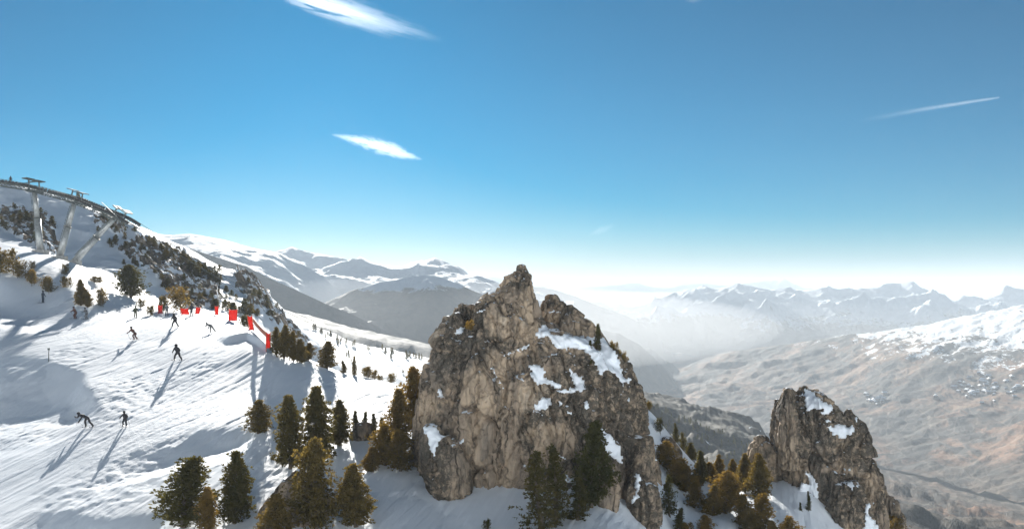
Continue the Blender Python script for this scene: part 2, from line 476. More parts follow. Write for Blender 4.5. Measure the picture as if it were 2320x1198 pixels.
_run = np.maximum.accumulate(VV, axis=0)
def ground(px, py, dmin=60.0):
    """first place where the view ray through a pixel meets the mountainside"""
    u = (px-1160)/F; v = (HOR-py)/F
    j = int(np.clip(np.searchsorted(ucols, u), 1, len(ucols)-1))
    f = (u-ucols[j-1])/(ucols[j]-ucols[j-1])
    col = VV[:, j-1]*(1-f)+VV[:, j]*f
    ok = np.nonzero((col >= v) & (drows >= dmin))[0]
    if len(ok) == 0: 
        k = int(np.argmax(np.where(drows >= dmin, col, -9))); d = drows[k]
        return Vector((u*d, d, col[k]*d))
    i = ok[0]
    d = drows[i]
    if i > 0 and col[i] > col[i-1] and drows[i-1] >= dmin:
        g = (v-col[i-1])/(col[i]-col[i-1]); d = drows[i-1]+g*(drows[i]-drows[i-1])
        return Vector((u*d, d, v*d))
    return Vector((u*d, d, col[i]*d))
def ground_at(px, d):
    u = (px-1160)/F
    j = int(np.clip(np.searchsorted(ucols, u), 1, len(ucols)-1)); f = (u-ucols[j-1])/(ucols[j]-ucols[j-1])
    i = int(np.clip(np.searchsorted(drows, d), 1, len(drows)-1)); g = (d-drows[i-1])/(drows[i]-drows[i-1])
    z = (ZZ[i-1, j-1]*(1-f)+ZZ[i-1, j]*f)*(1-g) + (ZZ[i, j-1]*(1-f)+ZZ[i, j]*f)*g
    return Vector((u*d, d, z))

# ------------------------------------------------------------------ far terrain: each range is a strip from its foot to its crest
def strip(name, rows, mat, ncol=260, nrow=90, amp=60.0, scale=900.0, seed=1, octv=6, top=0.55, back=1.25, fine=0.0, crest=0.0):
    pxs = np.linspace(min(r[0][0] for r in rows), max(r[-1][0] for r in rows), ncol)
    zs, ds = [], []
    for r in rows:
        a = np.array(r, float)
        y_ = np.interp(pxs, a[:, 0], a[:, 1]); d_ = np.exp(np.interp(pxs, a[:, 0], np.log(a[:, 2])))
        zs.append((HOR-y_)/F*d_); ds.append(np.log(d_))
    zlast, dlast = zs[-1], ds[-1]
    dz = zs[-1]-zs[0]
    zs.append(zlast - np.abs(dz)*0.6 - 5); ds.append(dlast+math.log(back))
    zs, ds = np.array(zs), np.array(ds)
    n = len(zs)
    tt = np.linspace(0, n-1, nrow)
    tt = np.sort(np.concatenate([tt, [n-2]]))
    def cr(arr):
        out = []
        for t in tt:
            i = min(int(t), n-2); f = t-i
            p0 = arr[max(i-1, 0)]; p1 = arr[i]; p2 = arr[i+1]; p3 = arr[min(i+2, n-1)]
            if i+1 == n-2: p3 = 2*p2-p1          # keep the crest sharp
            if i == n-2: p0 = 2*p1-p2
            out.append(0.5*(2*p1+(p2-p0)*f+(2*p0-5*p1+4*p2-p3)*f*f+(3*p1-p0-3*p2+p3)*f**3))
        return np.array(out)
    Z = cr(zs); D = np.exp(cr(ds))
    U = np.broadcast_to((pxs-1160)/F, Z.shape)
    X = U*D
    t2 = tt[:, None]/(n-2)
    env = np.where(t2 < 1, np.clip(t2*3.0, 0.25, 1)*(1-(1-top)*sstep(0.75, 1.0, t2)), top)
    r_ = ridged(X/scale, D/scale, 0*X+seed*3.3, octv, seed)-0.85
    r_ = r_ + 0.35*fbm(X/scale*3.1, D/scale*3.1, 0*X+seed, 4, seed+50)
    Z = Z + amp*env*r_
    if fine: Z = Z + fine*fbm(X/(scale*0.09), D/(scale*0.09), 0*X, 3, seed+80)
    if crest: Z = Z + crest*np.exp(-((t2-1)/0.12)**2)*ridged(X/(scale*0.22), D/(scale*0.5), 0*X+seed, 4, seed+90)
    Z = np.where(Z > 118, 118+20*np.tanh((Z-118)/20), Z)
    me = grid_mesh(name, X, D, Z)
    return link(name, me, mat, kind='structure')

# ground sheet to the horizon: the valley floor
M_valley = mat_mountain('valley_floor_fields', 400, 200, low=(0.10, 0.09, 0.065), low2=(0.30, 0.24, 0.16), nscale=0.0009, bumpd=20)
rr = np.concatenate([[0.0], np.geomspace(300, 60000, 70)]); th = np.linspace(0, 2*math.pi, 121)
RR, TH = np.meshgrid(rr, th, indexing='ij')
GZ = -360 + 18*fbm(RR*np.sin(TH)/900, RR*np.cos(TH)/900, 0*RR, 4, 77)
link('valley_floor', grid_mesh('valley_floor', RR*np.sin(TH), RR*np.cos(TH), GZ), M_valley, kind='structure')

M_far = mat_mountain('far_snow_range', -900, 300, nscale=0.0006, rocky=0.50, bumpd=60)
M_west = mat_mountain('snowy_massif', -900, 40, low=(0.06, 0.06, 0.055), low2=(0.11, 0.10, 0.085), nscale=0.003, rocky=0.22, bumpd=50)
M_dome = mat_mountain('forested_dome', -8, 12, low=(0.045, 0.048, 0.042), low2=(0.085, 0.078, 0.066), nscale=0.005, rocky=0.20, bumpd=12, speck=0.02)
M_spur = mat_mountain('forested_spur', 60, 110, low=(0.045, 0.050, 0.045), low2=(0.09, 0.083, 0.07), nscale=0.0024, rocky=0.3, bumpd=35)
M_east = mat_mountain('east_range', -185, 55, low=(0.05, 0.052, 0.048), low2=(0.09, 0.085, 0.075), nscale=0.0026, rocky=0.34, bumpd=55)

strip('far_mountain_range', [[(900,720,10500),(2600,720,10500)],[(900,640,12000),(1040,634,12000),(1120,630,12000),(1200,632,12000),(1290,640,12000),(1380,634,12000),(1430,630,12000),(1480,636,12000),(1560,642,12000),(1650,648,12000),(1750,650,12000),(1900,662,12000),(2320,690,12000),(2600,690,12000)]],
      M_far, amp=210, scale=2100, seed=3, top=0.4, nrow=60)
strip('far_mountain_range', [[(-600,700,2400),(1300,760,2400)],[(-600,575,3306),(300,572,3306),(430,560,3306),(560,590,3306),(620,582,3306),(660,562,3306),(700,578,3306),(750,580,3306),(800,600,3306),(890,612,3306),(960,592,3306),(985,585,3306),(1015,602,3306),(1060,622,3306),(1140,650,3306),(1300,690,3306)]],
      M_west, amp=30, scale=506, seed=5, top=0.35, crest=9)
strip('snowy_massif', [[(-700,700,1450),(400,730,1450),(600,745,1600),(700,770,2085),(840,820,2085)],[(-700,585,1950),(300,592,1950),(500,604,1950),(640,645,2100),(760,715,2200),(840,800,2200)],[(-700,530,2361),(200,528,2361),(390,530,2361),(430,526,2361),(510,540,2361),(560,556,2361),(640,578,2361),(700,604,2361),(740,630,2361),(790,680,2361),(830,740,2361),(840,790,2361)]],
      M_west, amp=15, scale=330, seed=9, top=0.25, nrow=130, ncol=340)
strip('snowy_peak', [[(640,720,2150),(1250,760,2150)],[(640,640,2500),(800,628,2500),(1000,632,2500),(1250,700,2500)],[(640,640,2950),(720,620,2950),(790,598,2950),(815,577,2950),(850,592,2950),(930,606,2950),(1010,600,2950),(1040,606,2950),(1100,650,2950),(1250,700,2950)]],
      M_west, amp=26, scale=420, seed=12, top=0.3, nrow=110, ncol=300)
strip('east_mountain_range', [[(1250,790,4420),(2700,800,4420)],[(1250,735,4940),(1600,706,4940),(2320,704,4940),(2700,704,4940)],[(1250,720,5590),(1400,690,5590),(1450,681,5590),(1520,671,5590),(1560,663,5590),(1640,657,5590),(1700,652,5590),(1740,660,5590),(1830,657,5590),(1880,651,5590),(1940,657,5590),(2000,647,5590),(2040,651,5590),(2070,645,5590),(2120,674,5590),(2160,680,5590),(2180,672,5590),(2230,682,5590),(2275,660,5590),(2330,652,5590),(2700,670,5590)]],
      M_east, amp=104, scale=812, seed=21, top=0.2, nrow=150, ncol=420, crest=12)
strip('forested_mountain', [[(560,900,1560),(1250,900,1560)],[(560,700,1880),(1250,740,1880)],[(560,760,2050),(700,700,2050),(735,680,2050),(800,652,2050),(860,636,2050),(940,627,2050),(1000,628,2050),(1040,640,2050),(1100,668,2050),(1180,715,2050),(1250,760,2050)]],
      M_dome, amp=26, scale=400, seed=31, top=0.25, nrow=120, ncol=300)
strip('forested_slope', [[(300,900,1550),(1000,900,1550)],[(300,520,1738),(560,602,1738),(620,634,1738),(680,662,1738),(740,690,1738),(800,712,1738),(900,760,1738),(1000,830,1738)]],
      M_spur, amp=14, scale=339, seed=35, top=0.15, nrow=70, ncol=200)
strip('forested_spur', [[(1000,900,3360),(1560,900,3360)],[(1000,700,4560),(1100,652,4560),(1180,640,4560),(1230,645,4560),(1300,665,4560),(1350,684,4560),(1400,700,4560),(1450,726,4560),(1490,752,4560),(1515,790,4560),(1560,850,4560)]],
      M_spur, amp=72, scale=660, seed=41, top=0.2, nrow=80, ncol=240)
strip('forested_spur', [[(1000,960,2520),(1560,960,2520)],[(1000,660,3360),(1200,690,3360),(1330,735,3360),(1400,748,3360),(1450,776,3360),(1500,822,3360),(1530,866,3360),(1560,905,3360)]],
      M_spur, amp=54, scale=540, seed=45, top=0.2, nrow=80, ncol=240)
# ------------------------------------------------------------------ the big valley side on the right
def mat_valley_side():
    t = NT('winter_fields_and_woods')
    geo = t.n('ShaderNodeNewGeometry'); sep = t.n('ShaderNodeSeparateXYZ'); t.l(geo.outputs['Position'], sep.inputs[0])
    field = t.noise(t.pos(0.0055, 0.0027, 0.0065, rot=0.25), 1.0, 6, 0.6, 0.7)
    wood = t.noise(t.pos(0.0098, 0.0044, 0.0105, rot=0.3), 1.0, 9, 0.68, 0.5)
    fine = t.noise(t.pos(0.058, 0.026, 0.05), 1.0, 5, 0.7)
    c = t.ramp(field, [(0.36, (0.07, 0.06, 0.046)), (0.46, (0.105, 0.070, 0.045)), (0.54, (0.215, 0.118, 0.068)), (0.66, (0.23, 0.15, 0.09))])
    c = t.mix(t.ramp(wood, [(0.48, 0.0), (0.545, 0.92)]), c, (0.030, 0.030, 0.026))
    c = t.mix(t.ramp(fine, [(0.38, 0.7), (0.52, 0.0)]), c, (0.038, 0.035, 0.029))
    line = t.n('ShaderNodeTexVoronoi', feature='DISTANCE_TO_EDGE'); line.inputs['Scale'].default_value = 1.0
    t.l(t.pos(0.0175, 0.0078, 0.0145, rot=0.35), line.inputs['Vector'])
    c = t.mix(t.ramp(line.outputs['Distance'], [(0.012, 0.22), (0.035, 0.0)]), c, (0.30, 0.26, 0.2))
    # snow lies on the higher ground to the right, broken by woods and roofs
    hgt = t.math('ADD', t.math('DIVIDE', t.math('ADD', sep.outputs['Z'], 172.0), 38.0), t.math('MULTIPLY', t.math('SUBTRACT', field, 0.5), 4.0))
    hgt = t.math('ADD', hgt, t.math('MULTIPLY', t.math('SUBTRACT', fine, 0.5), 5.0))
    hgt = t.math('ADD', hgt, t.math('MULTIPLY', t.math('SUBTRACT', sep.outputs['X'], 730.0), 0.0038))
    snow = t.ramp(hgt, [(0.42, 0.0), (0.60, 1.0)])
    wcl = t.ramp(t.math('ADD', t.math('ADD', wood, t.math('MULTIPLY', t.math('SUBTRACT', fine, 0.5), 0.45)), t.math('MULTIPLY', t.math('ADD', sep.outputs['Z'], 146.0), -0.0021)), [(0.50, 1.0), (0.53, 0.0)])
    snow = t.math('MULTIPLY', snow, wcl)
    c = t.mix(snow, c, (0.82, 0.86, 0.90))
    nrm = t.bump(t.math('ADD', wood, t.math('MULTIPLY', fine, 0.3)), 0.7, 25.0)
    return t.done(t.bsdf(c, 0.85, nrm, 0.1))
M_side = mat_valley_side()
strip('valley_side', [
   [(1300,905,2802),(1480,905,2802),(1600,935,2533),(1750,985,2102),(2000,1048,1670),(2320,1135,1266),(2800,1260,970)],
   [(1300,880,3341),(1480,875,3341),(1600,880,3017),(1750,905,2641),(2000,950,2102),(2320,1000,1617),(2800,1100,1347)],
   [(1300,860,3773),(1480,852,3773),(1600,840,3557),(1750,838,3180),(2000,850,2587),(2320,870,2102),(2800,900,1778)],
   [(1300,850,4096),(1480,842,4096),(1560,828,4042),(1650,800,3773),(1800,776,3557),(1900,762,3395),(2000,748,3234),(2100,735,3125),(2200,712,3017),(2320,690,2963),(2800,600,2802)]],
   M_side, amp=23, scale=565, seed=52, top=0.12, nrow=190, ncol=420, fine=6.0)
strip('lower_hillside', [
   [(1300,2600,161),(2800,2600,161)],
   [(1300,1500,323),(1700,1330,376),(2000,1300,409),(2320,1290,441),(2800,1300,485)],
   [(1300,1100,916),(1700,1080,862),(2000,1110,808),(2150,1165,753),(2320,1215,726),(2800,1300,699)],
   [(1300,960,2102),(1600,968,1994),(1750,1000,1832),(2000,1060,1508),(2320,1145,1185),(2800,1270,916)]],
   M_side, amp=13, scale=226, seed=58, top=0.3, nrow=120, ncol=300, fine=2.0)
M_wood = mat_mountain('near_wooded_spur', 60, 50, low=(0.035, 0.036, 0.028), low2=(0.085, 0.075, 0.055), nscale=0.012, rocky=0.2, bumpd=6, speck=0.03)
strip('wooded_spur', [[(1350,1400,300),(1900,1500,320)],[(1350,1000,560),(1500,1010,560),(1900,1250,520)],
   [(1350,870,800),(1440,902,800),(1480,918,800),(1540,942,790),(1600,968,770),(1660,985,750),(1720,1015,730),(1780,1080,700),(1900,1220,660)]],
   M_wood, amp=10, scale=90, seed=61, top=0.4, nrow=90, ncol=200, fine=1.5)
# snowy shelf below the piste and the wooded shoulder behind it
M_shelf = mat_mountain('shelf_snow', -400, 10, nscale=0.02, rocky=0.15, bumpd=1.5)
strip('snowy_shelf', [[(560,1000,260),(1250,1040,260)],[(560,850,340),(760,862,340),(1000,890,340),(1250,930,340)],
   [(560,762,520),(700,770,520),(850,812,500),(960,836,480),(1250,900,460)],
   [(560,705,680),(690,730,680),(760,757,660),(800,772,650),(900,795,620),(960,808,600),(1250,880,560)]],
   M_shelf, amp=2.2, scale=60, seed=66, top=0.6, nrow=90, ncol=200, back=1.1)
M_shoulder = mat_mountain('wooded_shoulder', 30, 25, low=(0.05, 0.052, 0.046), low2=(0.085, 0.08, 0.068), nscale=0.008, rocky=0.2, bumpd=8)
strip('wooded_shoulder', [[(500,880,900),(1250,960,900)],[(500,650,1500),(600,690,1500),(660,704,1500),(700,712,1500),(760,730,1500),(850,752,1500),(920,769,1500),(975,784,1500),(1100,830,1500),(1250,890,1500)]],
   M_shoulder, amp=14, scale=240, seed=69, top=0.2, nrow=60, ncol=160, fine=2.0)
# snow ridge that carries on behind the rocky ridge at the left
strip('snowy_ridge', [[(-500,640,560),(700,760,560)],[(-500,340,800),(0,415,800),(150,440,800),(250,480,800),(310,508,800),(350,524,800),(380,542,800),(420,562,800),(470,590,800),(540,620,800),(620,680,800),(700,760,800)]],
   M_shelf, amp=9, scale=150, seed=73, top=0.3, nrow=60, ncol=160)

# unseen snow slope added behind the camera to bounce sunlight onto the rock faces
X_, T_ = np.meshgrid(np.linspace(-1500, 1500, 160), np.linspace(0, 1, 70))
Y_ = 20 - 30*T_ - 230*T_**1.2 - 0.00012*X_**2
Z_ = -31 - 12*(1-T_) + 150*T_**1.12 + 16*T_*(ridged(X_/260, Y_/260, 0*X_, 5, 91)-0.9) + 0.012*np.abs(X_)*(1-T_)*-1
link('bounce_slope', grid_mesh('bounce_slope', X_[::-1], Y_[::-1], np.minimum(Z_, 132)[::-1]), M_shelf, kind='structure')

# ------------------------------------------------------------------ haze: one box of even, pale air
def haze_box():
    me = bpy.data.meshes.new('haze')
    x, y0, y1, z0, z1 = 62000, -62000, 62000, -480, 146
    v = [(-x,y0,z0),(x,y0,z0),(x,y1,z0),(-x,y1,z0),(-x,y0,z1),(x,y0,z1),(x,y1,z1),(-x,y1,z1)]
    me.from_pydata(v, [], [(3,2,1,0),(4,5,6,7),(0,1,5,4),(1,2,6,5),(2,3,7,6),(3,0,4,7)])
    m = bpy.data.materials.new('haze_air'); m.use_nodes = True
    nt = m.node_tree; nt.nodes.clear()
    o = nt.nodes.new('ShaderNodeOutputMaterial'); pv = nt.nodes.new('ShaderNodeVolumePrincipled')
    pv.inputs['Color'].default_value = (0.76, 0.86, 0.96, 1)
    pv.inputs['Density'].default_value = HAZE
    pv.inputs['Anisotropy'].default_value = 0.0
    nt.links.new(pv.outputs[0], o.inputs['Volume'])
    return link('haze', me, m, kind='stuff')
HAZE = 1.4e-4
haze_box()

# mist lying in the valley below: a flat bank that thins out towards its rim
def mist_bank(loc, rad, dens, name='valley_mist'):
    bm = bmesh.new(); bmesh.ops.create_uvsphere(bm, u_segments=48, v_segments=24, radius=1.0)
    for v in bm.verts: v.co = Vector((v.co.x*rad[0], v.co.y*rad[1], v.co.z*rad[2]))
    me = bpy.data.meshes.new(name); bm.to_mesh(me); bm.free()
    m = bpy.data.materials.new('mist'); m.use_nodes = True; nt = m.node_tree; nt.nodes.clear()
    o_ = nt.nodes.new('ShaderNodeOutputMaterial'); pv = nt.nodes.new('ShaderNodeVolumePrincipled')
    pv.inputs['Color'].default_value = (0.93, 0.94, 0.95, 1); pv.inputs['Density'].default_value = dens; pv.inputs['Anisotropy'].default_value = 0.25
    nt.links.new(pv.outputs[0], o_.inputs['Volume'])
    o = link(name, me, m, kind='stuff'); o.location = loc
    return o
mist_bank((900, 6900, -232), (4800, 3300, 200), 1.5e-4)
mist_bank((-450, 2450, -95), (1100, 850, 115), 3.0e-4)
from mathutils.bvhtree import BVHTree
# ------------------------------------------------------------------ rocks
def rock_displace(x, y, z, seed, k=1.0, amp=1.0):
    wx = x + 0.55*fbm(x/2.3, y/2.3, z/3.4, 3, seed+1); wy = y + 0.55*fbm(x/2.3+9, y/2.3, z/3.4, 3, seed+2); wz = z + 0.8*fbm(x/2.3, y/2.3+9, z/3.4, 3, seed+3)
    out = 0
    for (sx, sz, a, crack, sd) in ((3.3*k, 6.5*k, 1.0, 0.55, 11), (1.25*k, 4.2*k, 0.46, 0.30, 12), (0.62*k, 1.3*k, 0.17, 0.09, 13)):
        f1, f2, idv, ox, oy, oz = worley(wx/sx, wy/sx, wz/sz, seed+sd)
        tx = (idv*7.13) % 1-0.5; ty = (idv*13.7) % 1-0.5; tz = (idv*29.1) % 1-0.5
        out = out + a*k*((idv-0.5)*0.75 + 1.1*(ox*tx+oy*ty+oz*tz)) - crack*k*(1-sstep(0.0, 0.075, f2-f1))
    f1, f2, idv, *_ = worley(wx/(1.7*k), wy/(1.7*k), wz/(13*k), seed+14)
    out = out - 0.42*k*(1-sstep(0.0, 0.07, f2-f1)) + 0.25*k*(idv-0.5)
    out = out + 0.14*k*fbm(x/0.9, y/0.9, z/3.2, 4, seed+30) + 0.07*k*fbm(x/0.28, y/0.28, z/0.45, 3, seed+40)
    return out*amp

def rock_block(levels, d0, kf, kb, seed, k=1.0, amp=1.0, power=2.7, twist=0.0, res=0.11, lean=0.0):
    """loft through outlines (row, left, right) read off the photograph, at distance d0, with real depth"""
    lv = np.array(levels, float)
    s = d0/F
    zc = (HOR-lv[:, 0])*s; xc = ((lv[:, 1]+lv[:, 2])/2-1160)*s; hw = (lv[:, 2]-lv[:, 1])/2*s
    ztop = zc[0]+hw[0]*0.7
    H = zc[0]-zc[-1]
    nz = int(max(24, H/res)); per = 2*math.pi*hw.max()*0.5*(1+max(kf, kb)*0.8); nt = int(np.clip(per/res*1.1, 40, 520))
    zz = np.linspace(zc[-1], zc[0], nz)
    X = np.interp(zz, zc[::-1], xc[::-1]); W = np.interp(zz, zc[::-1], hw[::-1])
    ker = np.ones(5)/5
    W = np.convolve(np.pad(W, 2, 'edge'), ker, 'valid'); X = np.convolve(np.pad(X, 2, 'edge'), ker, 'valid')
    ncap = 8
    tcap = np.linspace(0, 1, ncap+1)[1:]
    zz = np.concatenate([zz, zc[0]+(ztop-zc[0])*np.sin(tcap*math.pi/2)]); W = np.concatenate([W, W[-1]*np.cos(tcap*math.pi/2)+1e-3]); X = np.concatenate([X, np.full(ncap, X[-1])])
    th = np.linspace(0, 2*math.pi, nt+1)[:-1]
    c_, s_ = np.cos(th+twist), np.sin(th+twist)
    rad = (np.abs(c_)**power+np.abs(s_)**power)**(-1/power)
    cx, sy = np.cos(th)*rad/np.max(np.abs(np.cos(th)*rad)), np.sin(th)*rad
    GX = X[:, None]+W[:, None]*cx[None]
    hd = np.where(sy < 0, kf, kb)
    GY = d0 + W[:, None]*(sy*hd)[None] + lean*(zz-zc[-1])[:, None]
    GZ = np.broadcast_to(zz[:, None], GX.shape).copy()
    nx = np.broadcast_to(cx[None], GX.shape).copy(); ny = np.broadcast_to(sy[None]/np.maximum(hd, 0.3), GX.shape).copy()
    dW = np.gradient(W, zz+np.arange(len(zz))*1e-6)
    nzv = np.broadcast_to(np.clip(-dW, -1, 2.5)[:, None], GX.shape)
    ln = np.sqrt(nx**2+ny**2+nzv**2)
    dsp = rock_displace(GX, GY, GZ, seed, k, amp)
    fade = np.clip(W/0.8, 0.15, 1)[:, None]
    dsp = dsp*fade
    GX = GX+nx/ln*dsp; GY = GY+ny/ln*dsp; GZ = GZ+nzv/ln*dsp*0.7
    co = np.stack([GX, GY, GZ], -1).reshape(-1, 3)
    R, C = GX.shape
    i = np.arange(R-1)[:, None]*C; j = np.arange(C)[None, :]; j2 = (j+1) % C
    q = np.stack([i+j, i+j2, i+C+j2, i+C+j], -1).reshape(-1, 4)
    return co, q

def join_blocks(bl):
    cos, qs, n = [], [], 0
    for co, q in bl:
        cos.append(co); qs.append(q+n); n += len(co)
    return np.concatenate(cos), np.concatenate(qs)

def vnormals(co, q):
    n = np.cross(co[q[:, 2]]-co[q[:, 0]], co[q[:, 3]]-co[q[:, 1]])
    vn = np.zeros_like(co)
    for k in range(q.shape[1]): np.add.at(vn, q[:, k], n)
    return vn/np.maximum(np.linalg.norm(vn, axis=1, keepdims=True), 1e-9)

def mat_rock():
    t = NT('weathered_limestone')
    c, nrm, spots = rock_nodes(t, 1.0, dark=t.attr('dark'))
    geo = t.n('ShaderNodeNewGeometry'); sp = t.n('ShaderNodeSeparateXYZ'); t.l(geo.outputs['Normal'], sp.inputs[0])
    nz = t.noise(t.pos(1.3), 1.0, 5, 0.6)
    f = t.math('ADD', sp.outputs['Z'], t.math('MULTIPLY', t.math('SUBTRACT', nz, 0.5), 1.3))
    f = t.ramp(f, [(0.90, 0.0), (0.96, 1.0)])
    b1 = t.bsdf(c, 0.9, nrm, 0.15); b2 = t.bsdf((0.81, 0.85, 0.90), 0.6, None, 0.1)
    mx = t.n('ShaderNodeMixShader'); t.l(f, mx.inputs[0]); t.l(b1.outputs[0], mx.inputs[1]); t.l(b2.outputs[0], mx.inputs[2])
    return t.done(mx)
M_rock = mat_rock()
def mat_patch():
    t = NT('drifted_snow')
    h = t.math('ADD', t.noise(t.pos(0.8), 1.0, 5, 0.5), t.math('MULTIPLY', t.noise(t.pos(6), 1.0, 4, 0.6), 0.08))
    return t.done(t.bsdf((0.81, 0.85, 0.90), 0.6, t.bump(h, 0.4, 0.3), 0.1))
M_patch = mat_patch()

def snow_patch(rock_obj, bvh, poly, seed, thick=0.20, step=1.8):
    cx_ = sum(p[0] for p in poly)/len(poly); cy_ = sum(p[1] for p in poly)/len(poly)
    poly = [(cx_+(p[0]-cx_)*1.2, cy_+(p[1]-cy_)*1.2) for p in poly]
    """snow lying on the rock inside an outline of the photograph: draped over the surface the rays meet, smoothed and thickened"""
    xs = np.arange(min(p[0] for p in poly)-3, max(p[0] for p in poly)+3, step); ys = np.arange(min(p[1] for p in poly)-3, max(p[1] for p in poly)+3, step)
    GX, GY = np.meshgrid(xs, ys)
    jx = GX + 6.5*fbm(GX/8, GY/8, 0*GX+seed, 4, seed, 0.65); jy = GY + 6.5*fbm(GX/8, GY/8, 0*GX+seed+9, 4, seed+3, 0.65)
    ins = in_poly(jx, jy, poly)
    D = np.zeros(GX.shape); 
    for i, j in zip(*np.nonzero(ins)):
        h = bvh.ray_cast(Vector((0, 0, 0)), Vector(((GX[i, j]-1160)/F, 1, (HOR-GY[i, j])/F)).normalized())[0]
        if h is None: ins[i, j] = False
        else: D[i, j] = h.y
    if ins.sum() < 8: return []
    R, C = GX.shape
    idx = -np.ones((R, C), int); idx[ins] = np.arange(ins.sum())
    q = np.stack([idx[1:, :-1], idx[1:, 1:], idx[:-1, 1:], idx[:-1, :-1]], -1).reshape(-1, 4)
    q = q[(q >= 0).all(1)]
    d = D[ins]; 
    dq = d[q]; q = q[(dq.max(1)-dq.min(1)) < 1.6]
    if len(q) < 4: return []
    lab = np.arange(len(d))
    for _ in range(400):
        m_ = lab[q].min(1); old = lab[q].copy()
        for k in range(4): np.minimum.at(lab, q[:, k], m_)
        if (lab[q] == old).all(): break
    gx, gy = GX[ins], GY[ins]; out = []
    roots = lab[q[:, 0]]
    for r_ in np.unique(roots):
        fq = q[roots == r_]
        if len(fq) < 5: continue
        used, inv = np.unique(fq, return_inverse=True); fq = inv.reshape(-1, 4)
        dd = d[used].copy(); n = len(used)
        e = np.sort(np.concatenate([fq[:, [0, 1]], fq[:, [1, 2]], fq[:, [2, 3]], fq[:, [3, 0]]]), axis=1); u_, cnt = np.unique(e, axis=0, return_counts=True)
        bnd = np.zeros(n, bool); bnd[u_[cnt == 1].reshape(-1)] = True
        deg = np.bincount(u_.reshape(-1), minlength=n)
        def lap(a):
            s_ = np.bincount(u_[:, 0], a[u_[:, 1]], n)+np.bincount(u_[:, 1], a[u_[:, 0]], n); return s_/np.maximum(deg, 1)
        ht = np.where(bnd, 0.0, 1.0)
        for _ in range(5): ht = np.where(bnd, 0.0, lap(ht)*0.9+0.1)
        d0 = dd.copy()
        for _ in range(10): dd = np.where(bnd, dd, lap(dd))
        dd = np.minimum(dd, d0) - thick*ht + np.where(bnd, 0.10, 0)
        co = np.stack([(gx[used]-1160)/F*dd, dd, (HOR-gy[used])/F*dd], -1)
        out.append(link('snow_patch', fill_mesh(bpy.data.meshes.new('snow_patch'), co, fq), M_patch, rock_obj))
    return out

# lichen and water stains of the two towers: centre, half size (photograph pixels) and strength; negative is clean tan rock
STAIN = [(1055,755,45,38,1.0),(1020,810,35,45,0.7),(1180,622,30,20,0.7),(1250,935,75,32,0.8),(1390,940,75,110,0.55),(1330,850,40,40,0.5),(1430,1010,40,120,0.5),(985,1035,35,70,0.9),(1070,925,18,30,0.9),(1130,780,55,14,0.9),(1000,880,22,60,0.4),(1290,880,40,30,0.4),(1350,1000,40,60,0.5),(1450,1140,30,60,0.5),(1260,690,30,12,0.6),
         (1165,725,55,55,-1.0),(1075,960,75,70,-0.9),(1110,870,70,50,-0.6),(1120,1040,50,50,-0.7),(1270,1000,38,45,-0.9),(1375,1100,28,40,-1.0),(1225,830,40,30,-0.7),(1300,735,40,20,-0.7),(975,830,14,60,-0.4),
         (1880,1000,130,140,0.35),(1900,1120,80,70,0.6),(1830,920,40,30,0.5),(1785,960,18,60,-0.8),(1800,1040,40,30,-0.6),(1850,1070,60,30,-0.4),(1975,1120,16,40,-0.8),(1715,1010,16,25,-1.0),(1800,1140,60,30,0.4)]
def stain(co):
    px = 1160+F*co[:, 0]/co[:, 1]; py = HOR-F*co[:, 2]/co[:, 1]; d = np.full(len(co), 0.35)
    for (x, y, a, b, w) in STAIN:
        d = d + w*0.8*np.exp(-((px-x)/a)**2-((py-y)/b)**2)
    return np.clip(d, -0.4, 1.3)

def make_rock(name, blocks, label, cat='rock', patches=(), res=0.11):
    co, q = join_blocks(blocks)
    me = fill_mesh(bpy.data.meshes.new(name), co, q, smooth=True)
    add_attr(me, 'dark', stain(co))
    o = bpy.data.objects.new(name, None); COL.objects.link(o)
    base = Vector((float(co[:, 0].mean()), float(co[:, 1].mean()), float(co[:, 2].min())))
    o.location = base; tag(o, label, cat)
    b = link('rock_face', me, M_rock, o); b.location = -base
    bvh = BVHTree.FromPolygons([tuple(c_) for c_ in co.tolist()], [tuple(f_) for f_ in q.tolist()]) if patches else None
    for k, poly in enumerate(patches):
        p_ = snow_patch(o, bvh, poly, 200+k)
        for q_ in (p_ or []): q_.location = -base
    return o

def zz6(pts, ox=880, oy=590, s=0.5074): return [(ox+a*s, oy+b*s) for a, b in pts]
def zz7(pts): return zz6(pts, 1660, 870, 0.2738)

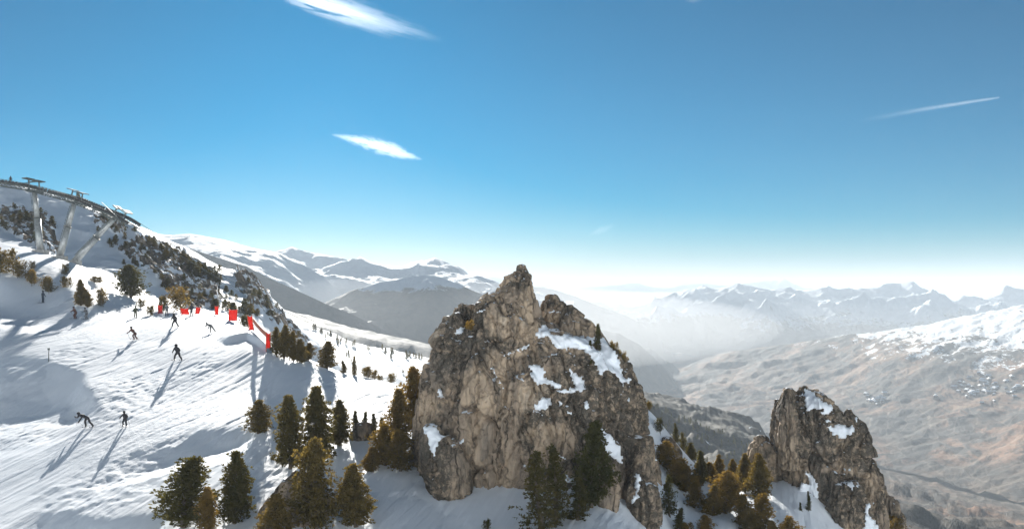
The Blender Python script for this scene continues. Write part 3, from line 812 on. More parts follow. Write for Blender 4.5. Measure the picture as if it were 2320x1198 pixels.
MAIN = [
 rock_block([(722,1030,1120),(735,1008,1250),(770,985,1335),(800,972,1372),(830,960,1400),(870,955,1428),(930,952,1450),(1000,948,1462),(1060,946,1468),(1110,965,1474),(1160,1000,1480),(1240,1020,1490)], 80, 0.82, 0.7, 101, amp=1.0),
 rock_block([(605,1172,1194),(612,1161,1203),(625,1148,1207),(645,1126,1210),(665,1104,1214),(690,1082,1224),(720,1072,1232),(760,1072,1238),(800,1085,1234),(850,1105,1225)], 77.6, 1.05, 1.0, 102, k=0.85, amp=0.75, twist=0.5, res=0.09),
 rock_block([(674,1238,1262),(686,1228,1277),(710,1222,1300),(740,1225,1312),(775,1235,1312)], 81, 1.1, 1.0, 103, k=0.7, amp=0.7, res=0.09),
 rock_block([(694,1282,1296),(706,1270,1312),(730,1258,1342),(750,1255,1356),(775,1260,1362)], 80, 1.1, 1.0, 104, k=0.7, amp=0.7, res=0.09),
 rock_block([(742,1345,1356),(780,1350,1378),(800,1352,1402),(850,1366,1440),(920,1378,1460),(1000,1390,1468),(1100,1400,1478),(1240,1405,1492)], 79, 2.0, 1.4, 105, k=0.8, amp=1.15),
 rock_block([(1015,1450,1462),(1050,1438,1472),(1100,1428,1486),(1240,1420,1500)], 73.5, 1.2, 1.0, 106, k=0.7, amp=0.8),
 rock_block([(975,952,1000),(1010,948,1040),(1060,955,1062),(1110,975,1066),(1150,1000,1058),(1185,1010,1050)], 72.6, 1.0, 1.2, 107, k=0.8, amp=0.6),
 rock_block([(765,1195,1245),(790,1186,1272),(830,1180,1300),(870,1186,1320),(895,1200,1315)], 76.3, 0.95, 1.0, 108, k=0.7, amp=0.75),
 rock_block([(905,1212,1290),(960,1198,1320),(1040,1190,1340),(1100,1190,1350),(1220,1190,1360)], 74.2, 0.9, 1.0, 109, k=0.9, amp=1.0),
 rock_block([(1046,1370,1380),(1080,1346,1398),(1120,1345,1404),(1150,1350,1402),(1190,1360,1400)], 70.5, 0.9, 1.0, 110, k=0.7, amp=0.6),
 rock_block([(714,1026,1047),(725,1019,1052),(755,1010,1060)], 78, 1.0, 1.0, 111, k=0.6, amp=0.6),
 rock_block([(690,1076,1096),(712,1066,1110),(760,1050,1120),(800,1040,1120)], 76.5, 1.2, 1.0, 112, k=0.6, amp=0.8),
]
SN6 = [
 [(715,300),(735,310),(760,345),(800,338),(870,345),(910,350),(950,350),(985,390),(1010,440),(1020,490),(1030,560),(1005,590),(1018,540),(990,500),(960,480),(930,510),(915,460),(880,410),(830,400),(790,405),(760,390),(740,360),(690,360),(695,330)],
 [(500,420),(560,400),(610,372),(624,366),(624,394),(570,412),(530,424)],
 [(632,468),(680,472),(705,490),(705,520),(740,535),(768,555),(750,572),(700,548),(660,552),(640,510)],
 [(800,460),(815,490),(872,535),(865,575),(850,602),(840,582),(790,592),(762,580),(790,562),(825,560),(805,500)],
 [(652,640),(690,613),(730,618),(727,642),(700,667),(652,674)], [(758,625),(780,625),(780,650),(758,648)],
 [(866,622),(900,630),(897,662),(878,672)], [(148,745),(200,738),(230,770),(234,800),(217,830),(212,870),(190,850),(176,800)],
 [(932,765),(965,758),(1000,788),(1032,828),(1044,880),(1030,900),(985,864),(948,832)],
 [(1095,960),(1122,948),(1127,1000),(1117,1060),(1078,1088),(1098,1020)], [(742,860),(780,866),(808,892),(770,888)],
 [(697,226),(740,220),(778,226),(752,242),(720,238)], [(392,220),(428,215),(430,238),(398,238)], [(288,322),(320,288),(337,298),(337,327),(300,332)],
 [(588,530),(620,516),(625,533),(600,547)], [(447,463),(472,478),(520,578),(526,590),(508,572),(470,505)], [(212,568),(243,572),(246,618),(226,618)],
 [(1038,518),(1078,518),(1083,550),(1043,547)], [(1058,608),(1078,613),(1070,644)], [(312,800),(338,790),(338,817),(316,822)], [(792,663),(834,683),(828,698),(798,683)],
 [(788,952),(855,985),(838,1008),(792,992)],
]
big_rock = make_rock('rock_pinnacle', MAIN, 'huge brown rock pinnacle with snow ledges in the centre of the picture', 'rock', [zz6(p) for p in SN6])

RIGHT = [
 rock_block([(880,1812,1836),(890,1786,1862),(905,1768,1884),(930,1764,1904),(960,1764,1932),(1000,1762,1956),(1040,1766,1976),(1080,1766,1986),(1130,1772,1992),(1200,1775,2000),(1280,1775,2010)], 92, 0.85, 0.8, 121, k=0.8, amp=1.15),
 rock_block([(930,1916,1928),(942,1912,1940),(955,1914,1958),(985,1908,1972),(1030,1905,1980)], 90.5, 1.0, 1.0, 122, k=0.6, amp=0.7),
 rock_block([(995,1708,1738),(1010,1698,1760),(1040,1694,1766),(1090,1690,1770),(1160,1690,1775)], 93, 1.0, 1.0, 123, k=0.7, amp=0.7),
 rock_block([(1050,1974,1982),(1075,1964,1990),(1110,1956,1998),(1200,1950,2006),(1280,1950,2015)], 89.5, 1.2, 1.0, 124, k=0.7, amp=0.8),
 rock_block([(1110,1884,1940),(1150,1872,1960),(1280,1860,1970)], 88, 0.9, 1.0, 125, k=0.8, amp=0.85),
 rock_block([(885,1776,1800),(920,1764,1806),(1000,1762,1812),(1060,1764,1820)], 90.5, 1.3, 1.0, 126, k=0.6, amp=0.8),
]
SN7 = [
 [(585,55),(620,42),(680,80),(740,130),(812,170),(806,242),(700,242),(740,205),(690,207),(620,217),(600,160)],
 [(688,282),(760,292),(824,296),(818,320),(740,308)],
 [(752,348),(800,343),(860,350),(868,318),(892,338),(950,343),(985,343),(1015,405),(980,418),(930,438),(890,468),(868,422),(818,422),(808,380)],
 [(1003,262),(1038,262),(1043,318),(1008,320)], [(938,798),(1008,798),(1002,895),(958,862)], [(912,686),(988,692),(982,714),(930,724),(920,764),(910,740)],
 [(335,848),(400,872),(470,882),(545,862),(560,820),(610,830),(578,742),(612,742),(652,788),(688,850),(682,1012),(660,950),(602,900),(602,1020),(562,1060),(602,1092),(520,1072),(430,1088),(380,1112),(325,1060),(318,900)],
 [(1092,1010),(1165,992),(1178,1012),(1132,1032),(1132,1090),(1192,1140),(1208,1215),(1088,1215),(1080,1142),(945,1108),(1020,1128),(1085,1130)],
 [(757,922),(803,958),(808,984),(768,952)],
]
right_rock = make_rock('rock_pinnacle', RIGHT, 'smaller dark rock tower with snow on its sloping top, right of the huge pinnacle', 'rock', [zz7(p) for p in SN7])
make_rock('rock_outcrop', [rock_block([(1112,2000,2012),(1140,1996,2036),(1180,1998,2056),(1280,2000,2090)], 112, 1.0, 1.0, 131, k=0.9)], 'low dark outcrop just right of the smaller rock tower, at the bottom edge', 'rock')
make_rock('boulder', [rock_block([(1072,664,690),(1095,634,725),(1150,598,760),(1198,578,780),(1275,570,790)], 69, 0.9, 1.0, 132, k=0.7, amp=0.6)], 'dark sloping boulder behind the golden pines at the bottom', 'rock')
make_rock('boulder', [rock_block([(968,802,842),(980,792,848),(1010,786,850),(1040,786,850)], 84.5, 0.9, 1.0, 133, k=0.5, amp=0.6)], 'grey boulder below the row of small spruces left of the pinnacle', 'rock')
make_rock('boulder', [rock_block([(1000,1496,1530),(1020,1490,1545),(1060,1490,1550)], 95, 0.9, 1.0, 134, k=0.5, amp=0.6)], 'boulder among golden bushes just right of the huge pinnacle', 'rock')
make_rock('boulder', [rock_block([(1046,1474,1490),(1070,1470,1497),(1120,1470,1500),(1190,1472,1512)], 83, 0.9, 1.0, 135, k=0.5, amp=0.7)], 'upright dark boulder against the right foot of the huge pinnacle', 'rock')

# ------------------------------------------------------------------ trees
def mat_needles():
    t = NT('pine_needles')
    oi = t.n('ShaderNodeObjectInfo')
    tip = t.attr('tip')
    gold = t.n('ShaderNodeSeparateColor'); t.l(oi.outputs['Color'], gold.inputs[0])
    nz = t.noise(t.pos(1.6), 1.0, 3)
    a = t.mix(t.ramp(nz, [(0.35, 0.0), (0.65, 1.0)]), (0.055, 0.060, 0.024), (0.095, 0.092, 0.036))
    b = t.mix(t.ramp(nz, [(0.35, 0.0), (0.65, 1.0)]), (0.20, 0.135, 0.042), (0.34, 0.215, 0.065))
    c = t.mix(t.math('MULTIPLY', gold.outputs[0], t.math('ADD', t.math('MULTIPLY', tip, 0.6), 0.4)), a, b)
    d = t.n('ShaderNodeBsdfDiffuse'); t.l(c, d.inputs[0])
    tr = t.n('ShaderNodeBsdfTranslucent'); t.l(t.mix(1.0, c, (1.0, 0.92, 0.55), 'MULTIPLY'), tr.inputs[0])
    mx = t.n('ShaderNodeMixShader'); mx.inputs[0].default_value = 0.45
    t.l(d.outputs[0], mx.inputs[1]); t.l(tr.outputs[0], mx.inputs[2])
    return t.done(mx)
M_needle = mat_needles()
def mat_bark():
    t = NT('grey_brown_bark')
    n = t.noise(t.pos(9, 9, 1.6, obj=True), 1.0, 5, 0.65)
    c = t.ramp(n, [(0.3, (0.06, 0.048, 0.038)), (0.7, (0.17, 0.14, 0.11))])
    return t.done(t.bsdf(c, 0.9, t.bump(n, 0.8, 0.05), 0.1))
M_bark = mat_bark()

def tube_arrays(pts, rads, ns=6):
    pts = np.array(pts, float); co, q = [], []
    for i, p in enumerate(pts):
        a = pts[min(i+1, len(pts)-1)]-pts[max(i-1, 0)]; a = a/max(np.linalg.norm(a), 1e-9)
        r = np.cross(a, [0, 1, 0] if abs(a[1]) < 0.8 else [1, 0, 0]); r /= np.linalg.norm(r); s = np.cross(a, r)
        for k in range(ns):
            t = 2*math.pi*k/ns; co.append(p+rads[i]*(math.cos(t)*r+math.sin(t)*s))
    for i in range(len(pts)-1):
        for k in range(ns):
            k2 = (k+1) % ns; q.append((i*ns+k, i*ns+k2, (i+1)*ns+k2, (i+1)*ns+k))
    return np.array(co), np.array(q)

def make_tree(seed, H, W, style, nb=150, ntuft=12, nbl=9, blade=(0.22, 0.34), bw=0.05):
    """returns trunk mesh and crown mesh of one tree of height H"""
    rg = np.random.default_rng(seed)
    stems = [(0.0, 0.0, H)] if style != 'bush' else [(rg.normal(0, W*0.16), rg.normal(0, W*0.16), H*rg.uniform(0.6, 1.0)) for _ in range(5)]
    tb, cen, axi, tipv = [], [], [], []
    for (sx, sy, sh) in stems:
        lx, ly = rg.normal(0, 0.03, 2)*sh
        hs = np.linspace(0, 0.97, 9)
        path = np.stack([sx+lx*hs**1.5+0.02*H*np.sin(hs*5+seed), sy+ly*hs**1.5+0.02*H*np.cos(hs*4+seed), hs*sh], -1)
        path[0, 2] = -0.5
        tb.append(tube_arrays(path, (0.030*sh*(1-hs*0.93)+0.006)*(0.6 if style == 'bush' else 1.0), 7))
        n = nb if style != 'bush' else nb//5
        t0 = 0.05 if style != 'spruce' else 0.06
        for b in range(n):
            t = t0+(0.985-t0)*((b+rg.uniform(0, 1))/n)**0.92
            az = b*2.39996+rg.normal(0, 0.35)
            if style == 'pine':
                p = (1-((t-0.22)/0.78)**1.55)**0.95+0.03 if t > 0.22 else 0.8+0.2*(t/0.22)
                lob = 0.80+0.34*math.sin(az*2+seed+t*7)*math.sin(t*17+seed)+rg.normal(0, 0.12)
                el = -0.05+1.0*t**1.3
            elif style == 'spruce':
                p = (1-t)**0.85+0.04; lob = 0.85+rg.normal(0, 0.22); el = -0.22+0.55*t
            else:
                p = math.sqrt(max(0.02, 1-t*t))*0.8; lob = 0.85+rg.normal(0, 0.22); el = 0.25+0.8*t
            L = max(0.06*W, 0.5*W*p*lob)
            o = np.array([np.interp(t, hs, path[:, 0]), np.interp(t, hs, path[:, 1]), t*sh*0.985])
            dr = np.array([math.cos(az)*math.cos(el), math.sin(az)*math.cos(el), math.sin(el)])
            curl = 0.30 if style != 'spruce' else 0.12
            s = np.array([0, 0.35, 0.7, 1.0])
            bp = o+np.outer(s*L, dr)+np.outer((s**2)*L*curl, [0, 0, 1])
            if b % 2 == 0 and L > 0.22*W:
                tb.append(tube_arrays(bp, np.array([0.014, 0.011, 0.007, 0.003])*H*0.55, 4))
            k = max(3, int(ntuft*(0.35+0.65*L/(0.5*W))))
            ss = rg.uniform(0.0, 1.0, k)**0.62
            c = np.stack([np.interp(ss, s, bp[:, j]) for j in range(3)], -1)
            spread = (0.13 if style != 'spruce' else 0.10)*W*(0.35+0.65*ss)[:, None]
            jit = rg.normal(0, 1, (k, 3))*spread*0.42
            if style == 'spruce': jit[:, 2] *= 0.35
            c = c+jit
            a = dr[None]*0.7+np.array([0, 0, 0.75 if style != 'spruce' else 0.1])[None]+rg.normal(0, 0.35, (k, 3))+jit*0.8/W
            cen.append(c); axi.append(a); tipv.append(np.clip(0.25+0.75*ss*(0.4+0.6*t), 0, 1))
        cen.append(np.array([[path[-1, 0], path[-1, 1], sh*0.985]]*10)+rg.normal(0, 0.02*H, (10, 3))); axi.append(np.array([[0, 0, 1.0]]*10)+rg.normal(0, 0.3, (10, 3))); tipv.append(np.ones(10))
    cen = np.concatenate(cen); axi = np.concatenate(axi); tipv = np.concatenate(tipv)
    axi /= np.linalg.norm(axi, axis=1, keepdims=True)
    N = len(cen)
    sc = H/6.0 if style != 'bush' else max(0.45, H/5.0)
    dirs = axi[:, None, :]+rg.normal(0, 0.62, (N, nbl, 3)); dirs /= np.linalg.norm(dirs, axis=2, keepdims=True)
    ln = rg.uniform(blade[0], blade[1], (N, nbl, 1))*sc
    side = np.cross(dirs, rg.normal(0, 1, (N, nbl, 3))); side /= np.linalg.norm(side, axis=2, keepdims=True)
    base = cen[:, None, :]-axi[:, None, :]*0.06*sc
    p0 = base+dirs*ln*0.15; p1 = base+dirs*ln*0.7+side*bw*sc; p2 = base+dirs*ln; p3 = base+dirs*ln*0.7-side*bw*sc
    co = np.stack([p0, p1, p2, p3], 2).reshape(-1, 3)
    q = np.arange(len(co)).reshape(-1, 4)
    cm = fill_mesh(bpy.data.meshes.new('crown'), co, q, smooth=False)
    add_attr(cm, 'tip', np.repeat(tipv, nbl*4)); cm.materials.append(M_needle)
    tc, tq = join_blocks(tb)
    tm = fill_mesh(bpy.data.meshes.new('trunk'), tc, tq); tm.materials.append(M_bark)
    return tm, cm

PINES = [make_tree(301+i, 6.0, w, 'pine', nb=150+10*i, ntuft=13, nbl=8) for i, w in enumerate((3.6, 3.1, 3.9, 2.7))]
SPRUCES = [make_tree(321+i, 6.0, w, 'spruce', nb=130, ntuft=10, nbl=7, blade=(0.20, 0.32), bw=0.045) for i, w in enumerate((2.6, 2.1, 3.4))]
SPARSE = [make_tree(331+i, 6.0, w, 'spruce', nb=112, ntuft=10, nbl=7, blade=(0.17, 0.29), bw=0.04) for i, w in enumerate((3.2, 2.6))]
BUSHES = [make_tree(341+i, 2.2, w, 'bush', nb=110, ntuft=9, nbl=6, blade=(0.30, 0.5), bw=0.07) for i, w in enumerate((2.2, 2.8))]
SMALL = [make_tree(361+i, 4.0, w, st, nb=46, ntuft=6, nbl=5, blade=(0.42, 0.7), bw=0.13) for i, (w, st) in enumerate(((2.4, 'pine'), (1.7, 'spruce'), (2.9, 'pine')))]
KINDS = {'q': (SPARSE, 6.0, (3.2, 2.6)), 'p': (PINES, 6.0, (3.6, 3.1, 3.9, 2.7)), 's': (SPRUCES, 6.0, (2.6, 2.1, 3.4)), 'b': (BUSHES, 2.2, (2.2, 2.8)), 'm': (SMALL, 4.0, (2.4, 1.7, 2.9))}

def plant(name, kind, idx, loc, H, W, gold, label, cat='tree', group=None):
    meshes, h0, ws = KINDS[kind]
    idx %= len(meshes)
    o = bpy.data.objects.new(name, None); COL.objects.link(o)
    o.location = loc; o.scale = (W/ws[idx], W/ws[idx], H/h0); o.rotation_euler = (0, 0, random.uniform(0, 6.28))
    tag(o, label, cat, group)
    tm, cm = meshes[idx]
    t_ = link('trunk', tm, None, o); c_ = link('crown' if kind != 'b' else 'foliage', cm, None, o)
    c_.color = (gold, random.random(), 0, 1)
    return o

def tree_px(kind, idx, px, top, base, wpx, gold, label, name=None, d=None, dmin=60, cat=None, group=None):
    """tree whose top and foot are read off the photograph; the foot stands on the mountainside"""
    g = ground(px, base, dmin) if d is None else ground_at(px, d)
    d_ = g.y
    z_top = (HOR-top)/F*d_
    H = z_top-g.z; ex = (base-top)/F*d_
    if H < 0.7*ex or H > 1.7*ex:             # the rim hides that spot: stand it where the view meets the snow
        g = ground(px, base, dmin); d_ = g.y; H = (base-top)/F*d_
    H = max(0.5, H); W = wpx/F*d_
    nm = name or {'p': 'pine_tree', 's': 'spruce_tree', 'q': 'spruce_tree', 'b': 'pine_bush', 'm': 'pine_tree'}[kind]
    return plant(nm, kind, idx, g-Vector((0, 0, 0.05)), H, W, gold, label, cat or ('bush' if kind == 'b' else 'tree'), group)

# the pines in front, left of the pinnacle
tree_px('p',0,420,1040,1222,150,0.12,'big dark green pine at the bottom edge, leftmost of the front pines', d=66)
tree_px('p',1,470,1105,1215,62,0.95,'small golden pine tucked against the right side of the leftmost front pine', d=65)
tree_px('p',3,532,1025,1186,86,0.15,'narrow dark pine standing alone on the shaded snow beside the leftmost front pine')
tree_px('p',0,586,906,982,70,0.45,'short round pine at the left end of the middle row of pines')
tree_px('p',1,656,898,1062,88,0.30,'dark pine with spreading low branches, second from the left in the middle row')
tree_px('p',1,718,878,1048,92,0.25,'tallest dark pine in the middle row on the snow')
tree_px('p',3,768,907,1010,56,0.35,'slim pine at the right end of the middle row, touching the tallest one')
tree_px('s',1,806,930,992,26,0.2,'thin little spruce above the grey boulder, first from the left', d=86)
tree_px('s',0,826,932,992,28,0.2,'thin little spruce above the grey boulder, second from the left', d=87)
tree_px('s',1,846,935,992,26,0.2,'thin little spruce above the grey boulder, third from the left', d=88)
tree_px('s',0,867,945,1000,30,0.3,'thin little spruce at the right end above the grey boulder')
tree_px('p',2,715,1000,1222,126,0.5,'large golden topped pine at the bottom edge in front of the dark boulder', d=66)
tree_px('p',3,803,1053,1226,92,0.5,'golden brown pine with a thin top, rightmost of the front pines', d=66)
tree_px('p',1,620,1120,1232,90,0.6,'low golden pine at the bottom edge in front of the dark boulder', d=64)
tree_px('p',2,938,836,1010,90,0.85,'tall golden pine leaning against the left wall of the huge pinnacle', d=86)
tree_px('p',1,905,884,1050,76,0.85,'golden pine in the clump at the left foot of the pinnacle, below the tall one', d=81)
tree_px('p',0,872,962,1090,76,0.75,'golden pine at the left end of the clump beside the pinnacle', d=77)
tree_px('p',2,905,975,1095,80,0.7,'golden brown pine in front of the clump at the left foot of the pinnacle', d=76)
tree_px('p',3,842,1012,1085,46,0.8,'small golden pine, lowest and leftmost of the clump beside the pinnacle', d=75.5)
tree_px('s',2,896,892,925,20,0.2,'tiny dark spruce tip left of the golden clump by the pinnacle', d=92)
# before and on the pinnacle
tree_px('q',0,1222,1022,1240,120,0.2,'big sparse dark spruce in front of the pinnacle at the bottom edge', d=64.5)
tree_px('q',1,1256,1008,1225,90,0.15,'dark spruce with bare gaps, just right of the big sparse one', d=66)
tree_px('p',1,1342,958,1140,100,0.0,'dense black green conifer in the shade before the pinnacle', d=69)
tree_px('s',1,1312,1078,1190,60,0.1,'small thin dark spruce between the two big dark conifers before the pinnacle', d=66.5)
tree_px('b',0,1101,1172,1204,18,0.1,'tiny dark bush alone on the shaded snow below the pinnacle', d=65.5)
def on_rock(kind, idx, px, top, base, d, wpx, gold, label):
    x, y, z = P(px, base, d); H = (base-top)/F*d
    return plant({'s':'spruce_tree','p':'pine_tree','b':'pine_bush'}[kind], kind, idx, Vector((x, y, z-0.25)), H+0.25, wpx/F*d, gold, label, 'bush' if kind == 'b' else 'tree')
on_rock('s',1,1336,772,838,75.5,22,0.05,'small dark spruce on the upper snow ledge of the pinnacle')
on_rock('s',0,1353,735,800,76.5,26,0.05,'dark spruce behind the snow ledge near the right skyline of the pinnacle')
on_rock('b',0,1392,772,800,77.5,22,0.6,'small bush on the right skyline of the pinnacle, the upper one')
on_rock('b',1,1409,798,824,77.5,20,0.6,'small bush on the right skyline of the pinnacle, the lower one')
on_rock('b',0,1062,724,742,74.5,20,1.0,'small yellow bush on the upper left shoulder of the pinnacle')
# between the two rocks
R_ = [('p',2,1510,1000,1062,66,0.9,96,'golden pine closest to the right side of the huge pinnacle'),
 ('p',0,1550,1040,1112,72,0.9,94,'round golden pine above the sunlit snow strip between the rocks'),
 ('p',3,1586,1022,1102,34,0.2,98,'slim dark pine behind the round golden one between the rocks'),
 ('p',1,1610,1046,1110,44,0.85,95,'golden pine behind, third from the huge pinnacle'),
 ('p',2,1645,1068,1182,92,0.9,82,'broad golden pine in the middle of the gap between the rocks'),
 ('s',2,1515,1078,1166,56,0.05,85,'black green spruce beside the sunlit snow strip between the rocks'),
 ('p',1,1722,1030,1140,62,0.55,87,'tall green and gold pine against the left side of the smaller rock tower'),
 ('p',3,1688,1028,1102,40,0.6,90,'pine before the left shoulder of the smaller rock tower'),
 ('p',0,1726,1120,1200,66,0.8,79,'golden pine at the foot of the smaller rock tower, on the snow edge'),
 ('p',1,1684,1120,1190,54,0.8,83,'golden pine just right of the broad golden pine in the gap'),
 ('p',2,1597,1165,1216,44,0.9,77,'small golden pine at the bottom edge between the rocks'),
 ('p',0,1783,1168,1225,64,0.85,77,'golden pine at the bottom edge below the smaller rock tower'),
 ('s',0,1531,958,1004,20,0.15,100,'dark spruce on the skyline ridge, highest between the rocks'),
 ('s',2,1548,978,1030,26,0.2,101,'dark spruce on the skyline ridge, second from the top between the rocks'),
 ('p',3,1566,1002,1050,28,0.3,102,'dark pine on the skyline ridge, third from the top between the rocks'),
 ('b',0,1468,906,930,20,0.6,100,'bush against the sky at the right edge of the huge pinnacle'),
 ('b',1,1492,948,978,26,0.1,99,'dark bush on the bright snow patch right of the huge pinnacle'),
 ('p',3,1660,1040,1112,34,0.5,96,'slim pine behind the broad golden pine in the gap between the rocks'),
 ('p',0,1574,1088,1150,50,0.8,88,'golden pine left of the broad golden one, below the round golden pine'),
 ('p',1,1700,1150,1222,56,0.6,78,'green and gold pine at the bottom edge left of the smaller rock tower'),
 ('p',2,1528,1040,1096,44,0.85,93,'golden pine between the first and the round golden pine near the pinnacle'),
 ('b',0,1560,1180,1212,34,0.7,78,'low golden bush at the bottom edge near the right foot of the pinnacle'),
 ('s',1,1480,1130,1200,34,0.05,78,'thin dark spruce at the right foot of the huge pinnacle by the bottom edge'),
 ('p',3,1630,1030,1092,32,0.7,97,'slim golden pine at the back of the gap, beside the slim green one'),
 ('p',1,1616,1098,1168,48,0.75,86,'golden pine just left behind the broad golden pine in the gap'),
 ('p',3,1664,1076,1140,36,0.65,90,'upright pine just right behind the broad golden pine in the gap'),
 ('b',0,1600,1124,1150,34,0.8,88,'golden bush at the upper end of the sunlit snow strip'),
 ('p',0,1752,1180,1232,50,0.7,77,'small pine between the two golden pines at the foot of the smaller rock tower'),
 ('s',1,1540,1150,1206,34,0.1,80,'dark spruce at the lower end of the sunlit snow strip between the rocks'),
 ('b',1,2020,1170,1215,60,0.8,110,'brown bushes at the bottom edge right of the smaller rock tower')]
for (k_, i_, x_, t_, b_, w_, g_, d_, l_) in R_:
    tree_px(k_, i_, x_, t_, b_, w_, g_, l_, d=d_)
on_rock('s',1,1832,1112,1152,85.5,14,0.05,'little dark spruce on the snow ledge at the left foot of the smaller rock tower')
on_rock('s',1,1814,1138,1164,85,12,0.05,'tiny dark spruce left of the other one on the ledge of the smaller rock tower')
# ------------------------------------------------------------------ trees and bushes around the piste
def cells(seed):
    return np.random.default_rng(seed)
S_ = [  # kind, index, x, top, foot, width, gold, label
 ('p',2,295,602,674,78,0.1,'broad dark pine standing alone beside the upper piste below the lift'),
 ('b',0,8,556,622,60,0.55,'brown bush cut by the left picture edge beside the upper piste'),
 ('b',1,46,592,630,38,0.6,'brown bush second from the left edge, beside the upper piste'),
 ('b',0,66,608,644,34,0.7,'reddish brown bush, lowest of the three by the left picture edge'),
 ('b',1,72,592,610,16,0.3,'tiny dark bush on the bright snow below the first lift pylon'),
 ('b',0,103,624,664,34,0.6,'brown bush just above the topmost skier'),
 ('b',1,150,598,624,20,0.4,'narrow dark bush at the foot of the leaning pylons'),
 ('b',0,152,624,652,24,0.6,'brown bush right of the topmost skier, alone on the snow'),
 ('p',3,182,634,692,30,0.6,'tall brown bush like pine, left one of the pair above two skiers'),
 ('p',0,198,656,696,30,0.6,'shorter pine, right one of the pair above two skiers'),
 ('b',1,233,654,695,36,0.65,'rounded brown bush right of the pine pair above two skiers'),
 ('b',0,216,624,642,34,0.6,'flat brown scrub on the bright snow left of the broad dark pine'),
 ('b',1,322,676,708,26,0.5,'brown bush right below the broad dark pine'),
 ('b',0,338,690,714,20,0.5,'small brown bush beside the first red net'),
 ('b',1,396,654,702,62,0.85,'wide golden brown bush behind the red nets below the cliff'),
 ('b',0,372,668,704,30,0.5,'dark brown bush between the first red net and the golden bush'),
 ('p',0,626,742,802,34,0.45,'pine right beside the lower red net, first of the row below the net'),
 ('p',1,645,738,812,40,0.5,'tallest pine in the row descending behind the lower red net'),
 ('p',2,664,752,818,38,0.6,'third pine in the row descending behind the lower red net'),
 ('p',3,681,768,822,36,0.55,'fourth pine in the row descending behind the lower red net'),
 ('p',0,698,776,826,34,0.6,'last pine in the row descending behind the lower red net'),
 ('p',1,742,774,834,52,0.6,'two topped pine standing on the right rim of the piste'),
 ('s',1,779,816,846,20,0.6,'small pine on the right rim of the piste, beyond the two topped pine'),
 ('s',0,803,806,848,18,0.6,'slender small tree on the right rim of the piste'),
 ('b',0,826,828,852,30,0.7,'bush on the right rim of the piste after the slender tree'),
 ('b',1,846,838,858,26,0.7,'low bush on the right rim of the piste, nearer the pinnacle'),
 ('b',0,862,848,866,14,0.5,'tiny bush at the end of the rim bushes near the pinnacle'),
 ('b',1,889,846,872,26,0.6,'loose bush on the rim just left of the golden pine clump'),
 ('b',0,552,712,742,34,0.15,'dark round bush just behind the red net with the brown strap'),
]
RIM = {626:118,645:119,664:117,681:115,698:113,742:112,779:113,803:114,826:115,846:116,862:117,889:117,552:140,396:157,372:157,338:156,322:158}
for (k_, i_, x_, t_, b_, w_, g_, l_) in S_:
    if x_ in RIM: 
        tree_px(k_, i_, x_, t_, b_, w_, g_, l_, d=RIM[x_])
    else: tree_px(k_, i_, x_, t_, b_, w_, g_, l_, dmin=100)

# scattered dwarf pines on the rocky ridge: nothing tells them apart
AREAS = [([(200,500),(300,520),(400,575),(470,605),(600,645),(650,735),(700,775),(640,740),(560,720),(500,700),(420,690),(350,640),(280,600),(250,560)], 90, (9, 17)),
         ([(0,470),(130,480),(140,560),(60,545),(0,515)], 14, (10, 22)), ([(330,545),(450,595),(520,612),(500,640),(420,625),(350,580)], 24, (12, 22)),
         ([(440,690),(560,700),(620,735),(540,715)], 12, (14, 24)), ([(180,440),(300,505),(280,515),(170,470)], 7, (10, 20))]
rg = np.random.default_rng(99)
for ai, (poly, n, hr) in enumerate(AREAS):
    xs = [p[0] for p in poly]; ys = [p[1] for p in poly]; c = 0; tries = 0
    while c < n and tries < 4000:
        tries += 1
        x = rg.uniform(min(xs), max(xs)); y = rg.uniform(min(ys), max(ys))
        if not in_poly(np.array([x]), np.array([y]), poly)[0]: continue
        g = ground(x, y, 150)
        if g.y > 244 or abs(pix(*g)[1]-y) > 12: continue
        hp = rg.uniform(*hr); H = hp/F*g.y; W = H*rg.uniform(0.7, 1.2)
        plant('dwarf_pine', 'm', int(rg.integers(3)), g-Vector((0, 0, 0.1)), H, W, float(rg.uniform(0.0, 0.45)),
              'small dark dwarf pine scattered over the rocky ridge behind the piste', 'tree', 'dwarf pines on the rocky ridge')
        c += 1
# small trees on the shelf below
from mathutils.bvhtree import BVHTree
def obj_bvh(name):
    me = bpy.data.objects[name].data
    v = [p.co.copy() for p in me.vertices]; f = [tuple(p.vertices) for p in me.polygons]
    return BVHTree.FromPolygons(v, f)
shelf_bvh = obj_bvh('snowy_shelf')
def hit(bvh, px, py):
    dr = Vector(((px-1160)/F, 1, (HOR-py)/F)).normalized()
    return bvh.ray_cast(Vector((0, 0, 0)), dr)[0]
c = 0
for k in range(400):
    f = rg.uniform(0, 1); x = 700+f*260
    y = np.interp(x, [700,760,800,900,960], [742,764,778,800,812]) + abs(rg.normal(0, 5))
    if rg.uniform() < 0.25: y += rg.uniform(0, 45)
    h = hit(shelf_bvh, x, y)
    if h is None: continue
    H = rg.uniform(7, 14)/F*h.y
    plant('distant_tree', 'm', int(rg.integers(3)), h, H, H*0.55, 0.3, 'tiny grey tree on the far edge of the snowy shelf below the piste', 'tree', 'distant trees on the snowy shelf')
    c += 1
    if c >= 38: break
spur_bvh = obj_bvh('wooded_spur')
c = 0
for k in range(900):
    x = rg.uniform(1440, 1790); y0 = np.interp(x, [1440,1540,1600,1660,1720,1790], [905,945,970,988,1020,1090]); y = y0+rg.uniform(0, 90)*rg.uniform(0, 1)
    h = hit(spur_bvh, x, y)
    if h is None: continue
    H = rg.uniform(8, 15)/F*h.y
    plant('distant_tree', 'm', int(rg.integers(3)), h-Vector((0, 0, 0.5)), H, H*0.5, 0.1, 'tiny dark tree on the wooded spur seen between the two rocks', 'tree', 'distant trees on the wooded spur')
    c += 1
    if c >= 140: break

